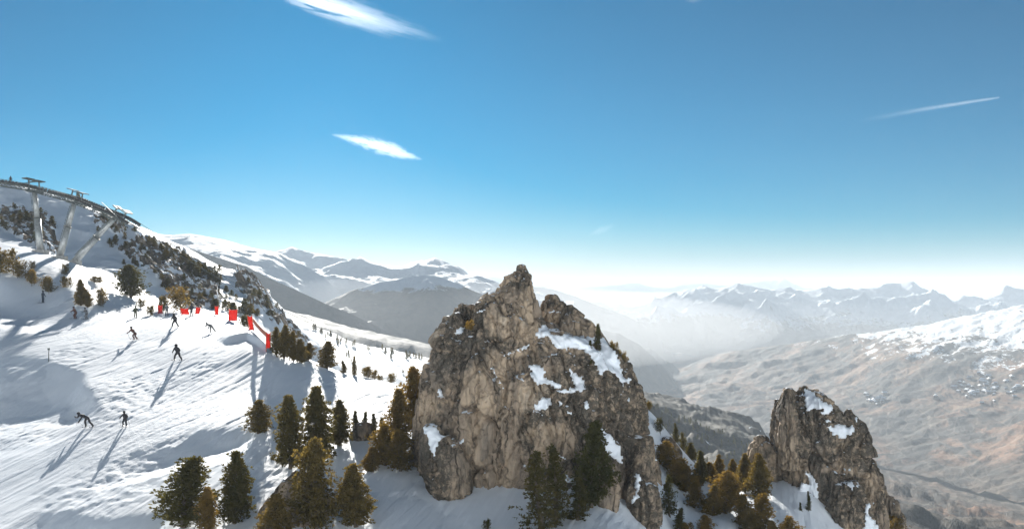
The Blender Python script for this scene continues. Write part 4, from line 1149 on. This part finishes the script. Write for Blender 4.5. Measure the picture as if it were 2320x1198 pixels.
# ------------------------------------------------------------------ mesh helpers for made things
def bm_tube(bm, a, b, r, seg=8, r2=None):
    a = Vector(a); b = Vector(b); L = (b-a).length
    m = Matrix.Translation((a+b)/2) @ (b-a).to_track_quat('Z', 'Y').to_matrix().to_4x4()
    bmesh.ops.create_cone(bm, cap_ends=True, segments=seg, radius1=r, radius2=r if r2 is None else r2, depth=L, matrix=m)
def bm_box(bm, c, s, rot=None):
    m = Matrix.Translation(Vector(c)) @ (rot.to_matrix().to_4x4() if rot is not None else Matrix()) @ Matrix.Diagonal((*s, 1))
    bmesh.ops.create_cube(bm, size=1.0, matrix=m)
def bm_obj(name, bm, mat, parent=None, smooth=False):
    me = bpy.data.meshes.new(name); bm.to_mesh(me); bm.free()
    if smooth:
        me.polygons.foreach_set('use_smooth', np.ones(len(me.polygons), bool))
    return link(name, me, mat, parent)
M_steel = simple('galvanised_steel', (0.42, 0.43, 0.42), 0.45, 0.55)
M_steel2 = simple('dark_green_grey_steel', (0.10, 0.115, 0.11), 0.75, 0.0)
M_rubber = simple('black_rubber', (0.03, 0.03, 0.032), 0.7)
M_conc = simple('concrete', (0.38, 0.37, 0.35), 0.9)

# ------------------------------------------------------------------ chair lift: three pylons under one long sheave train
LD = 180.0
train = [(-160,398),(-60,408),(0,418),(40,424),(78,431),(120,443),(170,456),(215,474),(262,492),(285,503),(305,516)]
def tr(px):
    y = np.interp(px, [p[0] for p in train], [p[1] for p in train]); return Vector(P(px, y, LD))
def pylon(top_px, base_px, base_py, x0, x1, label):
    top = tr(top_px); ub = (base_px-1160)/F
    g = ground_at(base_px, LD)
    o = bpy.data.objects.new('lift_pylon', None); COL.objects.link(o); o.location = g
    tag(o, label, 'lift pylon', 'pylons of the chair lift')
    L = lambda p: Vector(p)-g
    ax = (top-g).normalized(); side = Vector((0, 1, 0))
    class _R:
        def to_matrix(self):
            e = side.cross(ax).normalized(); return Matrix((e, ax.cross(e), ax)).transposed()
    RT = _R()
    bm = bmesh.new(); bm_tube(bm, L(g-ax*0.8), L(g+(top-g)*0.55), 0.62, 14, 0.56); bm_obj('column', bm, M_steel, o, True)
    bm = bmesh.new(); bm_tube(bm, L(g+(top-g)*0.55), L(top-ax*0.3), 0.46, 14, 0.42); bm_obj('upper_column', bm, M_steel, o, True)
    bm = bmesh.new(); bm_tube(bm, L(g+(top-g)*0.545), L(g+(top-g)*0.56), 0.75, 14); bm_obj('flange', bm, M_steel2, o)
    bm = bmesh.new(); bm_box(bm, (0, 0, -0.35), (2.2, 2.2, 1.6)); bm_obj('footing', bm, M_conc, o)
    # ladder on the side
    off = ax.cross(side).normalized()*0.72
    bm = bmesh.new()
    for s in (-0.22, 0.22): bm_tube(bm, L(g+ax*1.2+off+side*s), L(top-ax*0.3+off*0.8+side*s), 0.035, 5)
    n = int((top-g).length/0.5)
    for k in range(3, n): bm_tube(bm, L(g+ax*(0.5*k)+off+side*-0.22), L(g+ax*(0.5*k)+off+side*0.22), 0.025, 4)
    bm_obj('ladder', bm, M_steel2, o)
    # cross arm carrying the up and the down line
    bm = bmesh.new(); bm_box(bm, L(top-ax*0.25), (0.5, 6.2, 0.45), RT); bm_obj('cross_arm', bm, M_steel2, o)
    for s in (-2.9, 2.9):
        pts = [tr(x)+side*s for x in np.linspace(x0, x1, 14)]
        bm = bmesh.new()
        for a, b in zip(pts[:-1], pts[1:]):
            bm_tube(bm, L(a+Vector((0, 0, 0.34))), L(b+Vector((0, 0, 0.34))), 0.10, 6); bm_tube(bm, L(a-Vector((0, 0, 0.28))), L(b-Vector((0, 0, 0.28))), 0.07, 6)
            bm_tube(bm, L(a+Vector((0, 0, 0.34))), L(b-Vector((0, 0, 0.28))), 0.045, 5); bm_tube(bm, L(a+Vector((0, 0, 0.34))), L(a-Vector((0, 0, 0.28))), 0.05, 5)
        bt = bm_obj('sheave_beam', bm, M_steel2, o)
        m = 18
        bmw = bmesh.new(); bm_tube(bmw, (0, -0.07, 0), (0, 0.07, 0), 0.24, 12); wm = bpy.data.meshes.new('sheave_wheel'); bmw.to_mesh(wm); bmw.free(); wm.materials.append(M_rubber)
        for k in range(m):
            w = link('sheave_wheel', wm, None, bt); w.location = L(tr(x0+(x1-x0)*(k+0.5)/m)+side*(s+0.16)+Vector((0, 0, 0.62)))
    # gantry with two posts and lifting beams above the train
    for dx, tilt in ((-0.9, 0), (1.0, 0)):
        along = (tr(top_px+10)-tr(top_px-10)).normalized()
        p = top+along*dx*1.0
        bm = bmesh.new(); bm_tube(bm, L(p), L(p+ax*1.75), 0.13, 8); bm_obj('gantry_post', bm, M_steel2, o)
        bm = bmesh.new(); bm_box(bm, L(p+ax*1.85), (0.95, 3.2, 0.16), RT); bm_obj('gantry_beam', bm, M_steel2, o)
    bm = bmesh.new(); bm_box(bm, L(top+ax*1.62), (2.1, 0.12, 0.14), RT); bm_obj('gantry_rail', bm, M_steel2, o)
    bm = bmesh.new(); bm_box(bm, L(top+ax*0.95-side*3.3), (5.0, 0.5, 0.06), RT); bm_obj('service_walkway', bm, M_steel2, o)
    return o
pylon(78, 92, 570, -20, 122, 'left lift pylon with nearly upright column, below its two post gantry')
pylon(170, 134, 588, 124, 222, 'middle lift pylon leaning slightly right')
pylon(262, 166, 598, 224, 304, 'right lift pylon with the steeply leaning column, at the end of the sheave train')
pylon(-100, -70, 560, -170, -22, 'lift pylon beyond the left picture edge whose sheave beam reaches into view')
for s, lab in ((-2.9, 'steel lift cable on the near side, running along the pylons'), (2.9, 'steel lift cable on the far side, running along the pylons')):
    pts = [tr(x)+Vector((0, s+0.16, 0.90)) for x in np.linspace(-160, 304, 40)]
    e = pts[-1]
    pts += [e+(Vector((e.x+26, e.y+30, e.z-19))-e)*t+Vector((0, 0, -1.2*math.sin(t*3.14))) for t in np.linspace(0.05, 1, 14)]
    co, q = tube_arrays([tuple(p) for p in pts], [0.045]*len(pts), 5)
    o = link('lift_cable', fill_mesh(bpy.data.meshes.new('lift_cable'), co, q), M_steel2); tag(o, lab, 'cable', 'cables of the chair lift')

# ------------------------------------------------------------------ red safety nets along the crest
def mat_net():
    t = NT('red_net')
    w = t.n('ShaderNodeTexWave'); w.inputs['Scale'].default_value = 4.0; t.l(t.pos(1, obj=True), w.inputs['Vector'])
    c = t.mix(t.ramp(w.outputs['Fac'], [(0.2, 0.0), (0.9, 1.0)]), (0.62, 0.035, 0.022), (0.80, 0.065, 0.035))
    d = t.bsdf(c, 0.6); tr_ = t.n('ShaderNodeBsdfTranslucent'); t.l(c, tr_.inputs[0])
    mx = t.n('ShaderNodeMixShader'); mx.inputs[0].default_value = 0.45; t.l(d.outputs[0], mx.inputs[1]); t.l(tr_.outputs[0], mx.inputs[2])
    return t.done(mx)
M_net = mat_net()
M_post = simple('orange_post', (0.55, 0.12, 0.04), 0.5)
M_strap = simple('brown_strap_net', (0.42, 0.14, 0.08), 0.7)
M_pad = simple('dark_blue_grey_pad', (0.10, 0.13, 0.16), 0.6)
def net(px, d, wpx, hpx, lean, label, posts=2, ny=0.0, sag=0.1):
    g = ground_at(px, d); w = wpx/F*d; h = hpx/F*d
    o = bpy.data.objects.new('safety_net', None); COL.objects.link(o); o.location = g
    tag(o, label, 'net', 'red nets along the crest of the piste')
    nx, nz = 10, 8
    U, V = np.meshgrid(np.linspace(0, 1, nx), np.linspace(0, 1, nz))
    X = (U-0.5)*w + lean*V*h; Y = ny*(U-0.5)*w + 0.10*np.sin(U*9+V*4) + 0.06*np.sin(V*9); Z = 0.12 + V*(h-0.12) - sag*np.sin(U*math.pi)*V
    me = grid_mesh('net_panel', X, Y, Z); ob = link('net_panel', me, M_net, o)
    md = ob.modifiers.new('th', 'SOLIDIFY'); md.thickness = 0.05
    for k in range(posts):
        u = k/(max(posts-1, 1))-0.5 if posts > 1 else 0.0
        bm = bmesh.new(); bm_tube(bm, (u*w, ny*u*w-0.02, -0.3), (u*w+lean*h*1.05, ny*u*w-0.02, h*1.06), 0.035, 6); bm_obj('post', bm, M_post, o)
    return o
net(363,150,10,20,0.0,'small red net panel, first from the left beside the bushes')
net(420,147,18,16,-0.15,'low red net, bunched, second from the left behind the skiers')
net(446,146,10,18,0.2,'narrow red net leaning right beside the bunched one')
net(491,143,8,22,0.0,'narrow upright red net in the middle of the row')
net(527,137,19,28,0.05,'widest red net panel, two posts, right of the middle of the row')
net(570,126,10,34,-0.12,'tall red net at the upper end of the brown strap')
net(608,111,10,42,0.0,'tallest red net standing at the lower end of the row')
# strap net between the last two
a = ground_at(573,125)+Vector((0, 0, 1.7)); b = ground_at(606,111.5)+Vector((0, 0, 1.9))
U, V = np.meshgrid(np.linspace(0, 1, 14), np.linspace(0, 1, 4))
X = a.x+(b.x-a.x)*U; Y = a.y+(b.y-a.y)*U; Z = a.z+(b.z-a.z)*U - V*0.55 - 0.12*np.sin(U*math.pi)
o = link('strap_net', grid_mesh('strap_net', X, Y, Z), M_strap); md = o.modifiers.new('th', 'SOLIDIFY'); md.thickness = 0.03
tag(o, 'brownish red strip of netting strung between the last two tall red nets', 'net')
g = ground_at(611,110.6); bm = bmesh.new(); bm_box(bm, (0, 0, 0.25), (0.6, 0.5, 0.55)); bmesh.ops.bevel(bm, geom=bm.edges[:], offset=0.08, segments=2)
o = bm_obj('pad', bm, M_pad); o.name = 'foot_pad'; o.location = g; tag(o, 'dark pad at the foot of the tallest red net', 'pad')
# marker post in the hollow
g = ground(110, 818, 80)
bm = bmesh.new(); bm_tube(bm, (0, 0, -0.3), (0.03, 0, 1.45), 0.05, 8); o = bpy.data.objects.new('marker_post', None); COL.objects.link(o); o.location = g
bm_obj('post', bm, M_steel2, o); bm = bmesh.new(); bm_box(bm, (0.03, -0.04, 1.35), (0.26, 0.04, 0.22)); bm_obj('sign_plate', bm, M_steel2, o)
tag(o, 'lone dark marker post at the lip of the shaded hollow at the left', 'post')

# ------------------------------------------------------------------ skiers
def cloth(name, c): return simple(name, c, 0.75, 0, 0.2, 6)
M_skin = simple('skin', (0.45, 0.28, 0.20), 0.6); M_black = cloth('black_cloth', (0.022, 0.022, 0.026)); M_ski = simple('ski_topsheet', (0.08, 0.08, 0.09), 0.35)
JK = {'black': cloth('jacket_black', (0.025, 0.025, 0.03)), 'brown': cloth('jacket_brown', (0.10, 0.045, 0.032)), 'navy': cloth('jacket_navy', (0.035, 0.05, 0.075)),
      'grey': cloth('jacket_grey', (0.11, 0.115, 0.12)), 'green': cloth('jacket_green', (0.05, 0.055, 0.03)), 'red': cloth('jacket_red', (0.35, 0.03, 0.025)), 'tan': cloth('trousers_tan', (0.25, 0.17, 0.10))}
POSES = {
 # joints in a frame that looks along -y; pelvis, chest, neck, head, shoulders, elbows, hands, hips, knees, ankles
 'glide': dict(pel=(0,0.10,0.80), ch=(0,-0.12,1.15), nk=(0,-0.22,1.36), hd=(0,-0.30,1.50), el=((-0.34,-0.22,1.08),(0.34,-0.22,1.08)), ha=((-0.36,-0.50,0.98),(0.36,-0.50,0.98)), kn=((-0.15,-0.18,0.48),(0.15,-0.18,0.48)), an=((-0.17,0.02,0.10),(0.17,0.02,0.10))),
 'turn':  dict(pel=(0.10,0.12,0.72), ch=(-0.05,-0.15,1.05), nk=(-0.10,-0.26,1.25), hd=(-0.12,-0.34,1.39), el=((-0.42,-0.25,0.95),(0.28,-0.28,1.02)), ha=((-0.50,-0.55,0.80),(0.36,-0.58,0.95)), kn=((-0.02,-0.18,0.45),(0.28,-0.14,0.42)), an=((0.10,0.02,0.10),(0.52,0.02,0.10))),
 'wide':  dict(pel=(0,0.10,0.78), ch=(-0.04,-0.10,1.12), nk=(-0.06,-0.18,1.33), hd=(-0.07,-0.24,1.47), el=((-0.36,-0.14,1.00),(0.32,-0.20,1.02)), ha=((-0.34,-0.45,0.86),(0.34,-0.48,0.90)), kn=((-0.22,-0.12,0.46),(0.26,-0.12,0.44)), an=((-0.30,0.02,0.10),(0.44,0.02,0.10))),
 'reach': dict(pel=(0.12,0.05,0.80), ch=(-0.26,-0.10,1.02), nk=(-0.44,-0.15,1.10), hd=(-0.58,-0.18,1.14), el=((-0.62,-0.20,0.82),(-0.30,-0.40,0.72)), ha=((-0.82,-0.25,0.92),(-0.46,-0.45,0.46)), kn=((-0.02,-0.10,0.46),(0.36,-0.06,0.48)), an=((0.02,0.05,0.10),(0.66,0.05,0.10))),
 'stand': dict(pel=(0,0.02,0.92), ch=(0,-0.01,1.28), nk=(0,-0.02,1.48), hd=(0,-0.04,1.63), el=((-0.33,-0.03,1.15),(0.33,-0.03,1.15)), ha=((-0.30,-0.25,0.95),(0.30,-0.25,0.95)), kn=((-0.13,-0.05,0.50),(0.13,-0.05,0.50)), an=((-0.15,0.02,0.10),(0.15,0.02,0.10))),
 'tuck':  dict(pel=(0,0.18,0.66), ch=(0,-0.18,0.90), nk=(0,-0.36,1.02), hd=(0,-0.48,1.10), el=((-0.30,-0.38,0.74),(0.30,-0.38,0.74)), ha=((-0.18,-0.62,0.78),(0.18,-0.62,0.78)), kn=((-0.16,-0.20,0.44),(0.20,-0.20,0.44)), an=((-0.18,0.05,0.10),(0.30,0.05,0.10))),
}
def build_pose(ps):
    V_ = [ps['pel'], ps['ch'], ps['nk'], ps['hd']]; R_ = [(0.17,0.13), (0.20,0.14), (0.075,0.075), (0.11,0.12)]; E_ = [(0,1),(1,2),(2,3)]
    top = (ps['hd'][0], ps['hd'][1]-0.02, ps['hd'][2]+0.11); V_.append(top); R_.append((0.085,0.09)); E_.append((3,4))
    for s in (0, 1):
        sg = -1 if s == 0 else 1
        sh = Vector(ps['ch'])*0.35+Vector(ps['nk'])*0.65+Vector((sg*0.20, 0, -0.03))
        b = len(V_); V_ += [tuple(sh), ps['el'][s], ps['ha'][s]]; R_ += [(0.09,0.09),(0.065,0.065),(0.05,0.05)]; E_ += [(1,b),(b,b+1),(b+1,b+2)]
        h = Vector(ps['ha'][s]); dr = (h-Vector(ps['el'][s])).normalized()
        V_.append(tuple(h+dr*0.10)); R_.append((0.055,0.045)); E_.append((b+2,b+3))
        hp = Vector(ps['pel'])+Vector((sg*0.11, 0, -0.06))
        b = len(V_); an = Vector(ps['an'][s])
        V_ += [tuple(hp), ps['kn'][s], tuple(an), tuple(an+Vector((0,-0.20,-0.04)))]; R_ += [(0.115,0.115),(0.085,0.085),(0.07,0.075),(0.055,0.045)]; E_ += [(0,b),(b,b+1),(b+1,b+2),(b+2,b+3)]
    me = bpy.data.meshes.new('body'); me.from_pydata(V_, E_, [])
    ob = bpy.data.objects.new('tmp', me); COL.objects.link(ob)
    ob.modifiers.new('sk', 'SKIN'); md = ob.modifiers.new('ss', 'SUBSURF'); md.levels = 1; md.render_levels = 1
    for k, r in enumerate(R_): me.skin_vertices[0].data[k].radius = (r[0]*1.18, r[1]*1.18)
    me.skin_vertices[0].data[0].use_root = True
    dg = bpy.context.evaluated_depsgraph_get(); dg.update()
    out = bpy.data.meshes.new_from_object(ob.evaluated_get(dg)); bpy.data.objects.remove(ob, do_unlink=True)
    pts = [Vector(v) for v in V_]
    # clothing by nearest joint: 0 jacket, 1 trousers, 2 skin, 3 dark gloves and boots
    cls = [0,0,2,2,2]+[0,0,0,3,1,1,3,3]*2
    mi = []
    for p in out.polygons:
        c = p.center; k = min(range(len(pts)), key=lambda i: (pts[i]-c).length_squared)
        m = cls[k]
        if k in (3, 4) and c.y > ps['hd'][1]+0.02: m = 3
        if k == 0 and c.z < ps['pel'][2]-0.04: m = 1
        mi.append(m)
    out.polygons.foreach_set('material_index', mi); out.polygons.foreach_set('use_smooth', np.ones(len(mi), bool))
    return out
BODY = {k: build_pose(v) for k, v in POSES.items()}
def skier(px, py, pose, face, scale, jacket, trousers, label, d=None, dmin=80, skis=True, snowboard=False):
    g = ground(px, py, dmin) if d is None else ground_at(px, d)
    o = bpy.data.objects.new('person', None); COL.objects.link(o); o.location = g+Vector((0, 0, 0.02)); o.rotation_euler = (math.radians(6), 0, 0); o.rotation_euler = (0, 0, face); o.scale = (scale,)*3
    tag(o, label, 'person', 'skiers on the piste')
    me = BODY[pose].copy(); me.materials.clear()
    for m in (JK[jacket], JK.get(trousers, M_black), M_skin, M_black): me.materials.append(m)
    link('body', me, None, o)
    ps = POSES[pose]; hd = Vector(ps['hd'])
    bm = bmesh.new(); bmesh.ops.create_uvsphere(bm, u_segments=14, v_segments=9, radius=0.155, matrix=Matrix.Translation(hd+Vector((0, 0.03, 0.06))))
    bmesh.ops.delete(bm, geom=[v for v in bm.verts if v.co.z < hd.z+0.0], context='VERTS')
    bm_obj('helmet', bm, M_black, o, True)
    for s in (0, 1):
        a = Vector(ps['an'][s])
        if skis:
            n = 12; t = np.linspace(-0.80, 0.85, n); w = 0.045+0.012*np.abs(t); zc = 0.012+0.10*np.clip((t-0.62)/0.23, 0, 1)**2
            co = []; 
            for tt, ww, z_ in zip(t, w, zc):
                ww = ww*(0.5 if tt > 0.83 else 1)
                co += [(a.x-ww, a.y-tt, z_), (a.x+ww, a.y-tt, z_), (a.x+ww, a.y-tt, z_+0.02), (a.x-ww, a.y-tt, z_+0.02)]
            q = [(4*i+j, 4*i+(j+1) % 4, 4*i+4+(j+1) % 4, 4*i+4+j) for i in range(n-1) for j in range(4)]
            q += [(3, 2, 1, 0), (4*n-4, 4*n-3, 4*n-2, 4*n-1)]
            link('ski', fill_mesh(bpy.data.meshes.new('ski'), co, q, False), M_ski, o)
            h = Vector(ps['ha'][s]); sg = -1 if s == 0 else 1
            e = Vector((h.x+sg*0.12, h.y+0.62, max(0.10, h.z-0.85)))
            bm = bmesh.new(); bm_tube(bm, h+Vector((0, -0.03, 0.08)), e, 0.014, 6, 0.010); bmesh.ops.create_cone(bm, cap_ends=True, segments=8, radius1=0.05, radius2=0.05, depth=0.012, matrix=Matrix.Translation(e*0.94+h*0.06))
            bm_obj('ski_pole', bm, M_ski, o)
    return o
SK = [
 (97,686,'stand',2.6,1.0,'navy','black','skier in dark blue standing alone at the very top left of the piste'),
 (171,722,'glide',-0.5,1.0,'brown','black','skier in a brown jacket, left one of the pair near the upper bushes'),
 (196,723,'glide',-0.4,0.95,'grey','black','skier in grey, right one of the pair near the upper bushes'),
 (307,720,'stand',0.6,0.95,'green','grey','skier in drab green by the bushes left of the first red net'),
 (378,716,'stand',0.3,1.0,'grey','black','skier in grey right beside the first red net'),
 (303,769,'turn',-0.3,1.0,'brown','black','crouching skier in a brown jacket with a long shadow, centre of the upper piste'),
 (396,741,'wide',0.1,1.05,'black','black','dark skier in front of the red nets, below the golden brown bush'),
 (434,716,'stand',-0.4,1.0,'black','grey','person in black standing between the red nets'),
 (477,752,'reach',0.5,0.9,'grey','black','slim skier with arms stretched out in front of the middle red net'),
 (402,816,'wide',0.0,1.08,'black','black','skier in black with legs apart and the longest shadow, middle of the piste'),
 (194,967,'reach',0.0,0.98,'black','black','skier bending far over to the left, lowest left on the piste'),
 (283,966,'glide',0.1,0.82,'black','tan','skier with tan trousers seen frontally, lowest right on the piste'),
]
for (x_, y_, p_, f_, s_, j_, t_, l_) in SK:
    skier(x_, y_, p_, f_, s_, j_, t_, l_)
o = skier(24, 412, 'stand', 0.4, 1.0, 'black', 'black', 'tiny person on the skyline at the far left above the lift', dmin=200)
# small spruce like marker tree far out on the shelf
h = hit(shelf_bvh, 886, 812)
if h: plant('spruce_tree', 's', 1, h, 4.0, 1.8, 0.0, 'single dark spruce far out on the white shelf below the piste', 'tree')

# ------------------------------------------------------------------ villages far down in the valley
def two_bvh(px, py):
    best = None
    for b in (side_bvh, low_bvh):
        h = hit(b, px, py)
        if h is not None and (best is None or h.y < best.y): best = h
    return best
side_bvh = obj_bvh('valley_side'); low_bvh = obj_bvh('lower_hillside')
M_chwall = simple('chalet_wall', (0.12, 0.09, 0.07), 0.8); M_chroof = simple('snowy_roof', (0.78, 0.81, 0.86), 0.7, 0, 0.04)
bm = bmesh.new(); bm_box(bm, (0, 0, 2.6), (9, 11, 6.5)); wme = bpy.data.meshes.new('wall'); bm.to_mesh(wme); bm.free(); wme.materials.append(M_chwall)
rme = bpy.data.meshes.new('roof')
rme.from_pydata([(-5.6,-6.4,5.4),(5.6,-6.4,5.4),(5.6,6.4,5.4),(-5.6,6.4,5.4),(0,-6.4,9.0),(0,6.4,9.0)], [], [(0,1,4),(2,3,5),(1,2,5,4),(3,0,4,5),(3,2,1,0)]); rme.materials.append(M_chroof)
c = 0
for k in range(600):
    if k % 5: x, y = rg.normal(2235, 45), rg.normal(880, 18)
    else: x, y = rg.normal(1985, 14), rg.normal(906, 7)
    if not (1900 < x < 2330): continue
    h = hit(side_bvh, x, y)
    if h is None: continue
    o = bpy.data.objects.new('chalet', None); COL.objects.link(o); o.location = h; o.rotation_euler = (0, 0, rg.uniform(0, 3.14)); o.scale = (rg.uniform(0.5, 0.95),)*3
    tag(o, 'tiny snow roofed house of the far villages on the right valley side', 'house', 'houses of the far villages')
    link('wall', wme, None, o); link('roof', rme, None, o)
    c += 1
    if c >= 80: break
# ------------------------------------------------------------------ clouds: real volumes above and beyond the haze
def cloud(name, pts, d, dens, label, wisp, seed, depth=260, nscale=0.004, soft=0.5, stretch=(1, 1, 1), aniso=0.5):
    """pts: (px, py, half height px, half width along depth) spine of a closed lens-shaped body"""
    ring = 20
    spine = np.array([P(p[0], p[1], d) for p in pts]); r = np.array([p[2] for p in pts])*d/F
    t = np.linspace(0, len(pts)-1, 48)
    sp = np.stack([np.interp(t, range(len(pts)), spine[:, k]) for k in range(3)], -1); rr_ = np.interp(t, range(len(pts)), r)
    a = sp[-1]-sp[0]; a /= np.linalg.norm(a); dep = np.array([0, 1, 0.0]); up = np.cross(dep, a); up /= np.linalg.norm(up)
    if up[2] < 0: up = -up
    th = np.linspace(0, 2*math.pi, ring+1)[:-1]
    co = (sp[:, None, :] + (rr_[:, None]*np.sin(th)[None])[..., None]*up + (np.minimum(rr_*0.6, depth)[:, None]*np.cos(th)[None])[..., None]*dep)
    R, C = co.shape[:2]
    i = np.arange(R-1)[:, None]*C; j = np.arange(C)[None]; q = np.stack([i+j, i+(j+1) % C, i+C+(j+1) % C, i+C+j], -1).reshape(-1, 4)
    c0 = sp.mean(0)
    me = fill_mesh(bpy.data.meshes.new(name), co.reshape(-1, 3)-c0, q)
    bm = bmesh.new(); bm.from_mesh(me); bmesh.ops.holes_fill(bm, edges=[e for e in bm.edges if e.is_boundary]); bmesh.ops.recalc_face_normals(bm, faces=bm.faces); bm.to_mesh(me); bm.free()
    m = bpy.data.materials.new(name+'_vapour'); m.use_nodes = True; nt = m.node_tree; nt.nodes.clear()
    T = NT.__new__(NT); T.m = m; T.t = nt; T.out = nt.nodes.new('ShaderNodeOutputMaterial')
    pv = nt.nodes.new('ShaderNodeVolumePrincipled'); pv.inputs['Color'].default_value = (1, 1, 1, 1); pv.inputs['Anisotropy'].default_value = aniso
    # density: fades from the spine to the skin, broken by stretched wisps
    gc = T.n('ShaderNodeTexCoord').outputs['Generated']
    sub = T.n('ShaderNodeVectorMath', operation='SUBTRACT'); sub.inputs[1].default_value = (0.5, 0.5, 0.5); T.l(gc, sub.inputs[0])
    n1 = T.noise(T.pos(nscale*stretch[0], nscale*stretch[1], nscale*stretch[2], obj=True), 1.0, 6, 0.6, 0.6)
    return m, me, pv, T, sub, n1, c0, a, up, rr_, sp

def build_cloud(name, pts, d, dens, label, seed, cat='cloud', nscale=0.004, lo=0.42, hi=0.62, along=0.25, aniso=0.5, tail=None):
    m, me, pv, T, sub, n1, c0, a, up, rr_, sp = cloud(name, pts, d, dens, label, 1, seed, aniso=aniso)
    # radial falloff measured against the spine, in object space
    tc = T.n('ShaderNodeTexCoord').outputs['Object']
    def dotn(v):
        nd = T.n('ShaderNodeVectorMath', operation='DOT_PRODUCT'); T.l(tc, nd.inputs[0]); nd.inputs[1].default_value = tuple(float(q) for q in v); return nd.outputs['Value']
    L = float(np.linalg.norm(sp[-1]-sp[0])); s0 = float(np.dot(sp[0]-c0, a))
    al = dotn(a); ac = dotn(up); dp = dotn((0, 1, 0))
    s = T.math('DIVIDE', T.math('SUBTRACT', al, s0), L)          # 0..1 along
    # spine offset and radius as curves of s
    base_ac = np.array([float(np.dot(p-c0, up)) for p in sp]); ss = np.array([float(np.dot(p-sp[0], a)) for p in sp])/L
    rmax = float(rr_.max()); amx = float(np.abs(base_ac).max())+1e-3
    nS = 9; stops = np.linspace(0, 1, nS)
    def curve(vals):
        return T.ramp(s, [(float(x), float(v)) for x, v in zip(stops, np.interp(stops, ss, vals))])
    rad = T.math('MULTIPLY', curve(rr_/rmax), rmax)
    off = T.math('MULTIPLY', T.math('SUBTRACT', curve(base_ac/(2*amx)+0.5), 0.5), 2*amx)
    e1 = T.math('DIVIDE', T.math('SUBTRACT', ac, off), rad); e2 = T.math('DIVIDE', T.math('DIVIDE', dp, rad), 0.6)
    r2 = T.math('SQRT', T.math('ADD', T.math('MULTIPLY', e1, e1), T.math('MULTIPLY', e2, e2)))
    fall = T.math('SUBTRACT', 1.0, r2, clamp=True)
    # wisps stretched along the cloud
    cmb = T.n('ShaderNodeCombineXYZ'); T.l(T.math('MULTIPLY', al, nscale*along), cmb.inputs[0]); T.l(T.math('MULTIPLY', ac, nscale), cmb.inputs[1]); T.l(T.math('MULTIPLY', dp, nscale*0.12), cmb.inputs[2])
    n2 = T.noise(cmb.outputs[0], 1.0, 7, 0.62, 0.8)
    w = T.ramp(T.math('ADD', T.math('MULTIPLY', n2, 1.7), T.math('MULTIPLY', fall, 0.42)), [(lo, 0.0), (hi, 1.0)])
    den = T.math('MULTIPLY', T.math('MULTIPLY', w, T.math('POWER', fall, 1.3)), dens)
    if tail is not None:
        den = T.math('MULTIPLY', den, T.ramp(s, tail))
    T.l(den, pv.inputs['Density']); T.l(pv.outputs[0], T.out.inputs['Volume'])
    o = link(name, me, m); o.location = Vector(c0); tag(o, label, cat)
    return o
build_cloud('cloud', [(610,-30,14),(680,-10,36),(760,18,44),(850,48,40),(930,70,30),(1000,90,10)], 9000, 0.0034, 'long streaky white cloud at the top edge, left of the middle', 1, nscale=0.034, lo=0.98, hi=1.5, along=0.06, tail=[(0.0, 1.0), (0.5, 0.6), (0.8, 0.25), (1.0, 0.05)])
build_cloud('cloud', [(752,305,3),(790,313,12),(840,326,22),(885,339,24),(920,351,15),(956,362,3)], 9000, 0.0055, 'small dense white cloud shaped like a feather in mid sky', 2, nscale=0.05, lo=0.92, hi=1.5, along=0.22)
build_cloud('cloud', [(1338,532,5),(1362,521,14),(1390,510,6)], 9000, 0.0014, 'faint tiny cloud wisp low above the main rock', 3, nscale=0.03, lo=0.85, hi=1.3, along=0.4)
build_cloud('cloud', [(1530,-8,5),(1570,0,15),(1610,-8,5)], 9000, 0.0012, 'faint cloud scrap cut by the top edge right of the middle', 4, nscale=0.03, lo=0.85, hi=1.3, along=0.4)
build_cloud('contrail', [(1940,276,8),(2030,259,8),(2120,243,7),(2200,231,5.5),(2264,221,3.5)], 9000, 0.010, 'thin white aircraft trail slanting up to the right', 5, cat='contrail', nscale=0.02, lo=0.6, hi=1.2, along=0.5, tail=[(0.0, 0.0), (0.35, 0.2), (0.8, 0.8), (1.0, 1.0)])
